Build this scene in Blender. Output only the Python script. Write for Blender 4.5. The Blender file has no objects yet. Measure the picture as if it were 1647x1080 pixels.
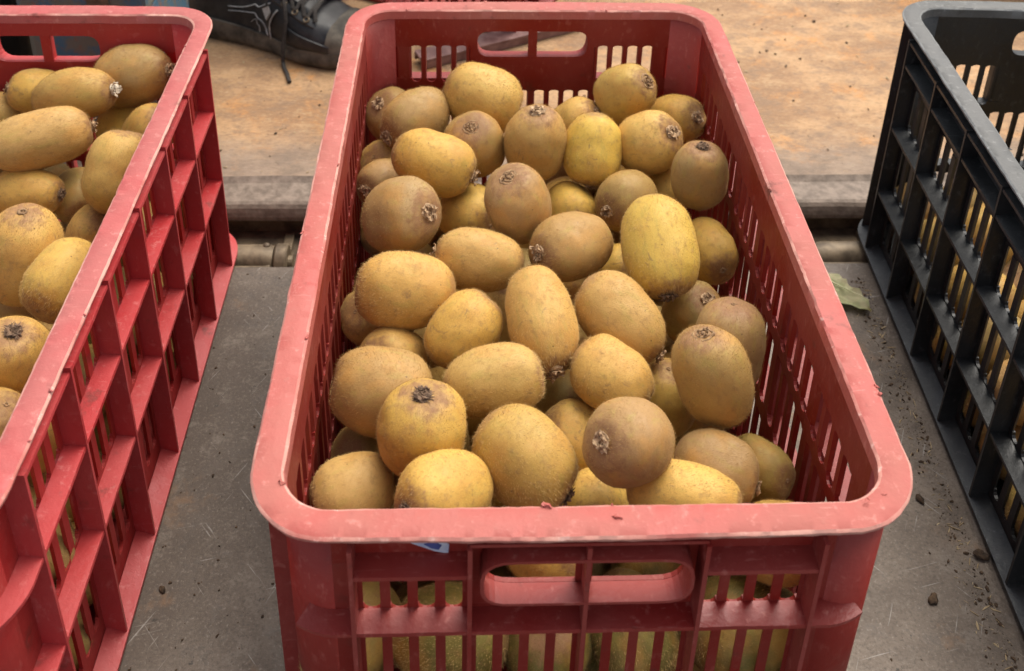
import bpy, bmesh, math, random
from mathutils import Vector, Matrix, noise
R = math.radians
random.seed(7)
S = bpy.context.scene
COL = S.collection

# ------------------------------------------------------------------ camera
PX, FPX, CY = 1647.0, 1722.34, -59.75
PITCH, YAW, ROLL = 0.453271, 0.046272, -0.025757
CAM = Vector((-0.05876, -0.32559, 0.70147))
cd = bpy.data.cameras.new('camera'); cam = bpy.data.objects.new('camera', cd); COL.objects.link(cam)
fwd = Vector((math.sin(YAW)*math.cos(PITCH), math.cos(YAW)*math.cos(PITCH), -math.sin(PITCH)))
rgt = Vector((math.cos(YAW), -math.sin(YAW), 0)); dwn = fwd.cross(rgt)
r2 = math.cos(ROLL)*rgt + math.sin(ROLL)*dwn; d2 = -math.sin(ROLL)*rgt + math.cos(ROLL)*dwn
m = Matrix.Identity(4)
for i in range(3):
    m[i][0] = r2[i]; m[i][1] = -d2[i]; m[i][2] = -fwd[i]; m[i][3] = CAM[i]
cam.matrix_world = m
cd.sensor_width = 36; cd.lens = FPX/PX*36
cd.shift_y = (CY-540)/PX
cd.clip_start = .02; cd.clip_end = 500
cd.dof.use_dof = True; cd.dof.focus_distance = .70; cd.dof.aperture_fstop = 13
S.camera = cam
# ------------------------------------------------------------------ light
SUN_EL, SUN_AZ = R(60), R(38)     # azimuth clockwise from +Y
w = bpy.data.worlds.new('World'); S.world = w; w.use_nodes = True
nt = w.node_tree; nt.nodes.clear()
sky = nt.nodes.new('ShaderNodeTexSky'); sky.sky_type = 'NISHITA'; sky.sun_disc = False
sky.sun_elevation = SUN_EL; sky.sun_rotation = SUN_AZ; sky.dust_density = 3.0; sky.air_density = 1.0
hs = nt.nodes.new('ShaderNodeHueSaturation'); hs.inputs['Saturation'].default_value = .35
bg = nt.nodes.new('ShaderNodeBackground'); bg.inputs['Strength'].default_value = .14
ow = nt.nodes.new('ShaderNodeOutputWorld')
nt.links.new(sky.outputs[0], hs.inputs['Color']); nt.links.new(hs.outputs[0], bg.inputs[0]); nt.links.new(bg.outputs[0], ow.inputs[0])
sd = bpy.data.lights.new('sun', 'SUN'); sd.energy = 2.1; sd.angle = R(50); sd.color = (1, .93, .80)
so = bpy.data.objects.new('sun', sd); COL.objects.link(so)
sv = Vector((math.sin(SUN_AZ)*math.cos(SUN_EL), math.cos(SUN_AZ)*math.cos(SUN_EL), math.sin(SUN_EL)))
so.rotation_euler = sv.to_track_quat('Z', 'Y').to_euler(); so.location = sv*5
S.view_settings.view_transform = 'Standard'; S.view_settings.look = 'None'
S.view_settings.exposure = .74; S.view_settings.gamma = 1

# ------------------------------------------------------------------ node helpers
class NT:
    def __init__(s, name):
        s.m = bpy.data.materials.new(name); s.m.use_nodes = True; s.t = s.m.node_tree; s.t.nodes.clear()
        s.b = s.n('ShaderNodeBsdfPrincipled'); s.o = s.n('ShaderNodeOutputMaterial'); s.l(s.b.outputs[0], s.o.inputs[0])
        s.tc = s.n('ShaderNodeTexCoord')
    def n(s, k): return s.t.nodes.new(k)
    def l(s, a, b): s.t.links.new(a, b)
    def set(s, k, v):
        if hasattr(v, 'links') or hasattr(v, 'is_linked'): s.l(v, s.b.inputs[k])
        else: s.b.inputs[k].default_value = v
    def map(s, scale=(1,1,1), src='Object', rnd=False):
        mp = s.n('ShaderNodeMapping'); mp.inputs['Scale'].default_value = scale
        s.l(s.tc.outputs[src], mp.inputs[0])
        if rnd:
            oi = s.n('ShaderNodeObjectInfo'); cb = s.n('ShaderNodeVectorMath'); cb.operation = 'SCALE'
            cb.inputs[0].default_value = (37, 91, 53); s.l(oi.outputs['Random'], cb.inputs['Scale']); s.l(cb.outputs[0], mp.inputs['Location'])
        return mp.outputs[0]
    def noise(s, v, scale, detail=4, rough=.55, dist=0):
        t = s.n('ShaderNodeTexNoise'); t.inputs['Scale'].default_value = scale; t.inputs['Detail'].default_value = detail
        t.inputs['Roughness'].default_value = rough; t.inputs['Distortion'].default_value = dist; s.l(v, t.inputs['Vector']); return t.outputs['Fac']
    def vor(s, v, scale, out='Distance', feat='F1'):
        t = s.n('ShaderNodeTexVoronoi'); t.feature = feat; t.inputs['Scale'].default_value = scale; s.l(v, t.inputs['Vector']); return t.outputs[out]
    def ramp(s, f, a, b, lo=0, hi=1):
        t = s.n('ShaderNodeMapRange'); t.interpolation_type = 'SMOOTHSTEP'
        for k, x in zip(('From Min', 'From Max', 'To Min', 'To Max'), (a, b, lo, hi)): t.inputs[k].default_value = x
        s.l(f, t.inputs['Value']); return t.outputs[0]
    def mix(s, f, a, b, mode='MIX'):
        t = s.n('ShaderNodeMix'); t.data_type = 'RGBA'; t.blend_type = mode
        if hasattr(f, 'is_linked'): s.l(f, t.inputs[0])
        else: t.inputs[0].default_value = f
        for x, i in ((a, 6), (b, 7)):
            if hasattr(x, 'is_linked'): s.l(x, t.inputs[i])
            else: t.inputs[i].default_value = (*x, 1)
        return t.outputs[2]
    def mul(s, a, b, op='MULTIPLY'):
        t = s.n('ShaderNodeMath'); t.operation = op
        for x, i in ((a, 0), (b, 1)):
            if hasattr(x, 'is_linked'): s.l(x, t.inputs[i])
            else: t.inputs[i].default_value = x
        return t.outputs[0]
    def bump(s, h, strength, dist=.001):
        t = s.n('ShaderNodeBump'); t.inputs['Strength'].default_value = strength; t.inputs['Distance'].default_value = dist
        s.l(h, t.inputs['Height']); s.l(t.outputs[0], s.b.inputs['Normal'])

def plastic(name, base, dusty, worn, rough=.42, dust=.5, src='Object', trans=0):
    k = NT(name); v = k.map(src=src, rnd=True)
    n1 = k.noise(v, 14, 5, .6); n2 = k.noise(k.map((60, 60, 30), rnd=True), 3, 5, .65); n3 = k.noise(v, 160, 3, .6); n4 = k.noise(k.map((8, 90, 60), rnd=True), 3, 3, .7)
    c = k.mix(k.ramp(n1, .35, .7, 0, dust), base, dusty)
    c = k.mix(k.ramp(n2, .56, .72, 0, .45), c, worn)
    c = k.mix(k.ramp(k.noise(v, 5, 6, .7), .40, .62, 0, .35), c, dusty)
    k5 = k.noise(k.map((25, 160, 25), rnd=True), 3, 2, .6); c = k.mix(k.ramp(k5, .68, .73, 0, .3), c, worn)
    c = k.mix(k.ramp(n4, .64, .74, 0, .2), c, worn)
    c = k.mix(k.ramp(n3, .60, .75, 0, .35), c, dusty)
    c = k.mix(k.ramp(k.noise(v, 45, 4, .65), .62, .74, 0, .55), c, (.10, .035, .025) if base[0] > .1 else (.035, .033, .028))
    k.set('Base Color', c); k.set('Roughness', k.ramp(n1, .3, .7, rough-.06, rough+.2))
    k.b.inputs['Specular IOR Level'].default_value = .4
    k.bump(k.mul(n3, n2, 'ADD'), .45, .0008)
    if trans:      # thin moulded wall lets some light through
        tb = k.n('ShaderNodeBsdfTranslucent'); tb.inputs[0].default_value = (min(1, base[0]*2.0), base[1]*2.2, base[2]*2.0, 1); ms = k.n('ShaderNodeMixShader'); ms.inputs[0].default_value = trans
        k.l(k.b.outputs[0], ms.inputs[1]); k.l(tb.outputs[0], ms.inputs[2]); k.l(ms.outputs[0], k.o.inputs[0])
    return k.m

M = {}
M['red_wall'] = plastic('red_plastic', (.25, .016, .011), (.30, .060, .045), (.48, .14, .11), trans=.20)
M['red_rib'] = plastic('red_plastic_rib', (.23, .017, .014), (.30, .065, .052), (.50, .17, .14), dust=.45)
M['red_rim'] = plastic('faded_red_plastic', (.415, .076, .062), (.38, .135, .105), (.66, .28, .23), rough=.55, dust=.75)
M['red_wall2'] = plastic('lit_red_plastic', (.38, .020, .020), (.40, .06, .05), (.55, .15, .13), trans=.25)  # left crate's reds: light on its right-facing side is put into the colour
M['red_rib2'] = plastic('lit_red_plastic_rib', (.42, .028, .030), (.45, .08, .075), (.60, .20, .18), dust=.35)
M['red_rim2'] = plastic('faded_red_plastic_rim', (.42, .070, .066), (.38, .125, .11), (.64, .26, .22), rough=.55, dust=.75)
M['red_scuff'] = plastic('scuffed_red_edge', (.40, .085, .070), (.62, .34, .27), (.86, .60, .52), rough=.7, dust=.9)
M['black_scuff'] = plastic('scuffed_black_edge', (.10, .10, .098), (.26, .26, .25), (.45, .45, .43), rough=.7, dust=.9)
M['black_wall'] = plastic('black_plastic', (.013, .013, .0135), (.036, .036, .034), (.07, .07, .068), rough=.4)
M['black_rib'] = plastic('black_plastic_rib', (.012, .0125, .013), (.036, .037, .037), (.10, .10, .10), rough=.4)
M['black_rim'] = plastic('grey_worn_plastic', (.060, .059, .056), (.140, .136, .130), (.30, .29, .275), rough=.5, dust=.9)

def kiwi_mat():
    k = NT('kiwi_skin'); v = k.map(rnd=True); oi = k.n('ShaderNodeObjectInfo'); col = oi.outputs['Color']
    n1 = k.noise(v, 1.1, 3, .5); n2 = k.noise(v, 5, 4, .6); n3 = k.noise(v, 42, 3, .7); n4 = k.noise(k.map((1.0, 1.0, .35), rnd=True), 4.2, 3, .6)
    c = k.mix(k.ramp(n1, .45, .68, 0, .5), col, (.50, .245, .055))
    c = k.mix(k.ramp(n4, .50, .72, 0, .35), c, (.38, .30, .065))
    c = k.mix(k.ramp(n2, .50, .74, 0, .50), c, (.29, .165, .062))
    c = k.mix(1.0, c, k.mix(k.ramp(n3, .3, .7), (.90, .88, .83), (1.08, 1.08, 1.07)), 'MULTIPLY')
    # small dark blemishes
    d = k.vor(v, 3.2); dc = k.vor(v, 3.2, 'Color'); sp = k.n('ShaderNodeSeparateColor'); k.l(dc, sp.inputs[0])
    f = k.mul(k.ramp(d, .045, .085, 1, 0), k.ramp(sp.outputs[0], .62, .66))
    c = k.mix(k.mul(f, .75), c, (.085, .045, .022))
    d = k.vor(v, 9.0); dc = k.vor(v, 9.0, 'Color'); sp = k.n('ShaderNodeSeparateColor'); k.l(dc, sp.inputs[0])
    f = k.mul(k.ramp(d, .05, .10, 1, 0), k.ramp(sp.outputs[1], .70, .74))
    c = k.mix(k.mul(f, .55), c, (.15, .08, .035))
    # scuffs and dull rubbed patches
    sc = k.noise(k.map((1, 1, 1), rnd=True), 1.9, 6, .75, 1.2); c = k.mix(k.ramp(sc, .60, .68, 0, .55), c, (.24, .135, .058))
    s2 = k.noise(k.map((5.5, 1.2, 1.2), rnd=True), 2.2, 4, .6, .6); c = k.mix(k.ramp(s2, .68, .71, 0, .5), c, (.22, .12, .06))
    s3 = k.noise(v, 13, 5, .75); c = k.mix(k.ramp(s3, .60, .70, 0, .4), c, (.26, .155, .075))
    # the skin is browner round both ends
    sx = k.n('ShaderNodeSeparateXYZ'); k.l(k.tc.outputs['Object'], sx.inputs[0])
    e = k.mul(k.mul(sx.outputs[2], 0, 'ADD'), 1.0); e2 = k.mul(e, k.mul(k.mul(n2, .5, 'SUBTRACT'), .5), 'ADD')
    c = k.mix(k.ramp(e2, .98, 1.28, 0, .85), c, (.25, .12, .055))
    c = k.mix(k.ramp(e2, -1.05, -1.28, 0, .7), c, (.30, .16, .07))
    k.set('Base Color', c); k.set('Roughness', k.ramp(n2, .3, .7, .48, .68)); k.b.inputs['Specular IOR Level'].default_value = .36
    k.b.inputs['Sheen Weight'].default_value = .06; k.b.inputs['Sheen Roughness'].default_value = .5; k.b.inputs['Sheen Tint'].default_value = (1, .82, .5, 1)
    k.bump(k.mul(n3, k.mul(n2, 1.5), 'ADD'), .14, .03)
    return k.m
M['kiwi'] = kiwi_mat()
def simple(name, a, b, sc=60, rough=.7, bump=.3, metallic=0, bd=.0006):
    k = NT(name); v = k.map(rnd=True); n = k.noise(v, sc, 5, .6)
    k.set('Base Color', k.mix(k.ramp(n, .3, .7), a, b)); k.set('Roughness', rough); k.set('Metallic', metallic); k.bump(n, bump, bd); return k.m
M['fuzz'] = simple('kiwi_fuzz', (.36, .215, .070), (.64, .42, .15), 3, .7, 0)
M['sepal'] = simple('dry_sepal', (.18, .10, .05), (.62, .42, .24), 9, .9, .2)
M['sepal_pale'] = simple('pale_dry_sepal', (.40, .30, .20), (.75, .66, .52), 4, .9, .2)
M['scar'] = simple('stem_scar', (.16, .085, .04), (.42, .26, .13), 6, .9, .3)
M['tuft'] = simple('dark_style_tuft', (.085, .05, .03), (.24, .145, .085), 6, .9, .2)

def tailgate_mat():
    k = NT('worn_steel'); v = k.map(); n1 = k.noise(v, 7, 7, .7, .4); n2 = k.noise(v, 42, 6, .75); n3 = k.noise(v, 420, 4, .75); n0 = k.noise(k.map((1, .6, 1)), 3.1, 5, .6)
    c = k.mix(k.ramp(n1, .34, .66), (.095, .068, .050), (.215, .168, .130))
    c = k.mix(k.ramp(n0, .42, .60, 0, .65), c, (.060, .040, .028))
    c = k.mix(k.ramp(n2, .50, .66, 0, .6), c, (.235, .195, .160))
    c = k.mix(k.ramp(n2, .46, .34, 0, .6), c, (.066, .048, .037))
    c = k.mix(k.ramp(n3, .48, .66, 0, .6), c, (.062, .048, .038))
    c = k.mix(k.ramp(n3, .44, .32, 0, .5), c, (.29, .25, .21))
    for i, (rot, sc, th) in enumerate(((.5, (130, 5, 1), .70), (-.7, (150, 6, 1), .71), (1.35, (110, 4, 1), .71))):
        mp = k.n('ShaderNodeMapping'); mp.inputs['Rotation'].default_value = (0, 0, rot); mp.inputs['Location'].default_value = (i*3, i, 0); k.l(k.tc.outputs['Object'], mp.inputs[0])
        m2 = k.n('ShaderNodeMapping'); m2.inputs['Scale'].default_value = sc; k.l(mp.outputs[0], m2.inputs[0])
        s = k.noise(m2.outputs[0], 3, 2, .5)
        c = k.mix(k.mul(k.ramp(s, th-.02, th+.03, 0, .85), k.ramp(n2, .35, .6)), c, (.36, .33, .30))
    r = k.noise(k.map((1, 1, 1)), 16, 5, .7)
    c = k.mix(k.ramp(r, .58, .70, 0, .6), c, (.20, .11, .055))
    d = k.noise(v, 75, 4, .7); c = k.mix(k.ramp(d, .66, .72, 0, .85), c, (.035, .028, .022))
    k.set('Base Color', c); k.set('Roughness', k.ramp(n2, .3, .7, .42, .68)); k.set('Metallic', .25)
    k.bump(k.mul(n2, k.mul(n3, .5), 'ADD'), .35, .0012); return k.m
M['tailgate'] = tailgate_mat()
def bed_mat():
    k = NT('rusty_bed_sheet'); v = k.map((1, 1.7, 1)); n1 = k.noise(v, 6, 8, .72); n2 = k.noise(k.map((1, 1.5, 1)), 30, 8, .75); n3 = k.noise(k.map((1, 2.2, 1)), 170, 5, .75); n4 = k.noise(k.map((1, 1.3, 1)), 13, 8, .75, .3)
    c = k.mix(k.ramp(n1, .40, .60), (.30, .165, .080), (.48, .285, .140))
    c = k.mix(k.ramp(n4, .52, .66, 0, .65), c, (.58, .25, .065))
    c = k.mix(k.ramp(n2, .50, .62, 0, .7), c, (.25, .155, .092))
    c = k.mix(k.ramp(n2, .46, .36, 0, .55), c, (.47, .305, .160))
    c = k.mix(k.ramp(n3, .50, .66, 0, .65), c, (.20, .125, .075))
    c = k.mix(k.ramp(n3, .46, .34, 0, .45), c, (.50, .35, .21))
    sy = k.n('ShaderNodeSeparateXYZ'); k.l(k.tc.outputs['Object'], sy.inputs[0])
    f = k.ramp(k.mul(sy.outputs[1], k.mul(k.mul(n4, .5, 'SUBTRACT'), .14), 'ADD'), .60, .68, .75, 0)
    c = k.mix(f, c, k.mix(k.ramp(n2, .35, .65), (.27, .21, .165), (.17, .13, .10)))
    d = k.noise(k.map((1, 1.3, 1)), 62, 4, .78); c = k.mix(k.ramp(d, .66, .71, 0, .85), c, (.06, .036, .022))
    k.set('Base Color', c); k.set('Roughness', .78); k.bump(k.mul(n2, k.mul(n3, .8), 'ADD'), .7, .0015); return k.m
M['bed'] = bed_mat()
M['edge'] = simple('scuffed_edge_steel', (.125, .090, .066), (.245, .185, .142), 95, .65, .7, .1, .0015)
M['hinge'] = simple('greasy_hinge_steel', (.085, .058, .034), (.23, .17, .105), 55, .55, .6, .3, .001)
M['grime'] = simple('caked_brown_grime', (.055, .038, .024), (.16, .115, .07), 60, .9, .7, .1, .002)
M['dark'] = simple('dark_grime', (.02, .015, .011), (.05, .038, .028), 50, .8, .5)
M['dirt'] = simple('dirt_crumb', (.03, .018, .010), (.11, .065, .035), 200, .95, .4)
M['straw'] = simple('straw_bit', (.30, .21, .11), (.45, .34, .20), 100, .9, .2)
M['asphalt'] = simple('asphalt', (.04, .04, .04), (.06, .058, .055), 90, .9, .6)
M['shoe'] = simple('black_shoe_leather', (.007, .007, .009), (.030, .028, .028), 60, .5, .6, 0, .0012)
M['sole'] = simple('dusty_rubber_sole', (.035, .029, .022), (.15, .125, .095), 45, .8, .4)
M['lace'] = simple('dark_shoelace', (.02, .017, .015), (.06, .05, .042), 400, .9, .4)
M['emblem'] = simple('silver_shoe_print', (.30, .30, .29), (.50, .50, .49), 120, .45, .2)
M['trouser'] = simple('dark_trouser_cloth', (.025, .028, .036), (.05, .054, .065), 300, .95, .4)
M['bar'] = simple('maroon_painted_steel', (.13, .055, .050), (.27, .15, .13), 40, .5, .3)
def blue_mat():
    k = NT('rusting_blue_paint'); v = k.map(); n = k.noise(v, 26, 5, .65); n2 = k.noise(v, 60, 4, .7)
    c = k.mix(k.ramp(n, .40, .56), (.06, .14, .20), (.15, .145, .11)); c = k.mix(k.ramp(n2, .52, .66, 0, .8), c, (.22, .11, .07))
    k.set('Base Color', c); k.set('Roughness', .6); k.bump(n2, .4, .001); return k.m
M['blue'] = blue_mat()
M['sticker'] = simple('torn_sticker_paper', (.35, .40, .60), (.62, .64, .72), 130, .6, .1)
M['sticker_ink'] = simple('blue_ink', (.04, .06, .22), (.08, .10, .30), 130, .6, .1)
def leaf_mat():
    k = NT('dry_leaf'); v = k.map(); n = k.noise(v, 60, 4, .6); n2 = k.noise(v, 300, 3, .6)
    c = k.mix(k.ramp(n, .4, .62), (.72, .66, .42), (.60, .60, .33)); c = k.mix(k.ramp(n2, .55, .75, 0, .5), c, (.60, .50, .32))
    k.set('Base Color', c); k.set('Roughness', .65); k.bump(n2, .4, .0006); return k.m
M['leaf'] = leaf_mat()

# ------------------------------------------------------------------ object helpers
def link(name, me, parent=None, mat=None):
    o = bpy.data.objects.new(name, me); COL.objects.link(o)
    if mat is not None and me is not None and not me.materials: me.materials.append(mat)
    if parent: o.parent = parent
    return o
def mesh(name, bm, smooth=False):
    bmesh.ops.recalc_face_normals(bm, faces=bm.faces)
    me = bpy.data.meshes.new(name); bm.to_mesh(me); bm.free()
    if smooth:
        for p in me.polygons: p.use_smooth = True
        me.set_sharp_from_angle(angle=R(38))
    return me
def obj(name, bm, mat, parent=None, smooth=False): return link(name, mesh(name, bm, smooth), parent, mat)
def tag(o, label=None, cat=None, group=None, kind=None):
    if label: o['label'] = label
    if cat: o['category'] = cat
    if group: o['group'] = group
    if kind: o['kind'] = kind
    return o
def empty(name, loc=(0, 0, 0), rz=0):
    o = bpy.data.objects.new(name, None); COL.objects.link(o); o.location = loc; o.rotation_euler = (0, 0, rz); o.empty_display_size = .05; return o
def box(bm, x0, x1, y0, y1, z0, z1, bev=0):
    v = [bm.verts.new((x, y, z)) for z in (z0, z1) for y in (y0, y1) for x in (x0, x1)]
    fs = [bm.faces.new([v[i] for i in q]) for q in ((0, 2, 3, 1), (4, 5, 7, 6), (0, 1, 5, 4), (2, 6, 7, 3), (0, 4, 6, 2), (1, 3, 7, 5))]
    if bev:
        es = list({e for f in fs for e in f.edges}); bmesh.ops.bevel(bm, geom=es, offset=bev, segments=2, affect='EDGES', profile=.6)
def boxb(*a, bev=0):
    bm = bmesh.new(); box(bm, *a, bev=bev); return bm
def extr(bm, loop, n):
    """prism from a planar loop of Vectors pushed along n"""
    a = [bm.verts.new(p) for p in loop]; b = [bm.verts.new(p+n) for p in loop]
    bm.faces.new(a); bm.faces.new(b[::-1])
    for i in range(len(a)): j = (i+1) % len(a); bm.faces.new((a[i], b[i], b[j], a[j]))
def tube(bm, pts, rad, seg=8, cap=True, flat=1.0):
    pts = [Vector(p) for p in pts]; rings = []; up = Vector((0, 0, 1))
    for i, p in enumerate(pts):
        t = (pts[min(i+1, len(pts)-1)]-pts[max(i-1, 0)]).normalized()
        a = t.cross(up); a = a.normalized() if a.length > 1e-3 else Vector((1, 0, 0)); b = t.cross(a)
        r = rad[i] if isinstance(rad, (list, tuple)) else rad
        rings.append([bm.verts.new(p+a*math.cos(2*math.pi*k/seg)*r+b*math.sin(2*math.pi*k/seg)*r*flat) for k in range(seg)])
    for x, y in zip(rings, rings[1:]):
        for k in range(seg): bm.faces.new((x[k], x[(k+1) % seg], y[(k+1) % seg], y[k]))
    if cap: bm.faces.new(rings[0][::-1]); bm.faces.new(rings[-1])
def N(p, s=1.0): return noise.noise(Vector(p)*s)

# ------------------------------------------------------------------ the setting
def slab(name, x0, x1, y0, y1, z0, z1, mat, label, bev=.0, bumps=0):
    o = obj(name, boxb(x0, x1, y0, y1, z0, z1, bev=bev), mat); return tag(o, label, kind='structure')
slab('ground', -60, 60, -60, 60, -.96, -.90, M['asphalt'], 'dark road surface far below the open tailgate')
slab('tailgate_floor', -1.25, 1.25, -1.0, .460, -.012, 0, M['tailgate'], 'scratched grey brown steel tailgate under the crates', .0025)
slab('truck_floor', -1.25, 1.25, .583, 2.4, -.012, .010, M['bed'], 'tan and orange rust stained sheet of the truck bed', .001)
def edge_sill():
    bm = bmesh.new(); prof = []
    # rounded lip cross-section in (y, z), wavy along its length
    pr = [(.583, -.03), (.583, .0105), (.581, .0122), (.578, .0105), (.574, .0085), (.555, .0080), (.549, .0086), (.545, .0082), (.5415, .0068), (.5385, .0040), (.5365, 0.0), (.535, -.004), (.5345, -.0075), (.537, -.0105), (.56, -.012)]
    n = 160; rings = []
    for i in range(n+1):
        x = -1.25+2.5*i/n
        rings.append([bm.verts.new((x, y+.0012*N((x*9, y*30, 3)), z+.0011*N((x*14, y*40, 7)))) for y, z in pr])
    for a, b in zip(rings, rings[1:]):
        for k in range(len(pr)): j = (k+1) % len(pr); bm.faces.new((a[k], a[j], b[j], b[k]))
    bm.faces.new(rings[0]); bm.faces.new(rings[-1][::-1])
    tag(obj('bed_edge', bm, M['edge']), 'scuffed folded steel lip along the end of the truck bed', kind='structure')
edge_sill()
slab('hinge_channel', -1.25, 1.25, .440, .5824, -.060, -.030, M['grime'], 'dark greasy channel under the hinge gap')
slab('channel_wall', -1.25, 1.25, .545, .5825, -.0295, -.0125, M['grime'], 'dark wall below the bed lip')
# chassis below so that nothing floats
slab('truck_frame', -.9, .9, .62, 2.3, -.895, -.0125, M['dark'], 'dark underside of the truck below the bed')

def hinge(xa, xb, cuts, label):
    t = tag(empty('tailgate_hinge', ((xa+xb)/2, .487, -.02)), label, 'hinge', 'hinges between tailgate and truck bed')
    cx = (xa+xb)/2
    ed = [xa]+cuts+[xb]
    for i, (a, b) in enumerate(zip(ed, ed[1:])):
        bm = bmesh.new(); n = 8; rr = .0175+.0008*(i % 2)
        tube(bm, [(a-cx+.0006+(b-a-.0012)*k/n, .0006*N((k, i, 1)), .0006*N((k, i, 5))) for k in range(n+1)], [rr-.0015]+[rr+.0004*N((k, i, 9)) for k in range(n-1)]+[rr-.0015], 28)
        obj('knuckle', bm, M['hinge'], t, True)
        # leaf welded to the bed or to the tailgate
        bm = bmesh.new()
        if i % 2: box(bm, a-cx+.002, b-cx-.002, .0, .050, -.012, -.0055, .001)
        else: box(bm, a-cx+.002, b-cx-.002, -.026, 0, .003, .0095, .001)
        obj('hinge_leaf', bm, M['hinge'], t)
    bm = bmesh.new(); tube(bm, [(xa-cx-.004, 0, 0), (xb-cx+.004, 0, 0)], .007, 16); obj('hinge_pin', bm, M['hinge'], t)
    bm = bmesh.new(); bmesh.ops.create_uvsphere(bm, u_segments=14, v_segments=8, radius=.0035, matrix=Matrix.Translation(((ed[1]-cx)-.008, .006, .0165))@Matrix.Diagonal((1, 1, .6, 1)))
    obj('grease_nipple', bm, M['hinge'], t, True)
hinge(-.300, -.230, [-.2435], 'greasy steel hinge barrel in the gap between left and middle crates')
hinge(.285, .365, [.343], 'dirty steel hinge barrel in the gap beside the black crate')

# ------------------------------------------------------------------ crates
def rrect(hw, hl, r, off, nseg=14, nx=110, ny=170):
    """closed rounded rectangle path moved inwards by off; returns (point, outward normal)"""
    pts = []
    cs = [(hw-r, -hl+r, -90), (hw-r, hl-r, 0), (-hw+r, hl-r, 90), (-hw+r, -hl+r, 180)]
    for i, (cx, cy, a0) in enumerate(cs):
        for k in range(nseg+1):
            a = R(a0+90*k/nseg); n = Vector((math.cos(a), math.sin(a), 0)); pts.append((Vector((cx, cy, 0))+n*(r-off), n))
        nxt = cs[(i+1) % 4]; a = R(a0+90); n = Vector((math.cos(a), math.sin(a), 0)); p0 = Vector((cx, cy, 0))+n*(r-off); p1 = Vector((nxt[0], nxt[1], 0))+n*(r-off)
        m_ = ny if i % 2 == 0 else nx
        for k in range(1, m_): pts.append((p0.lerp(p1, k/m_), n))
    return pts

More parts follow.
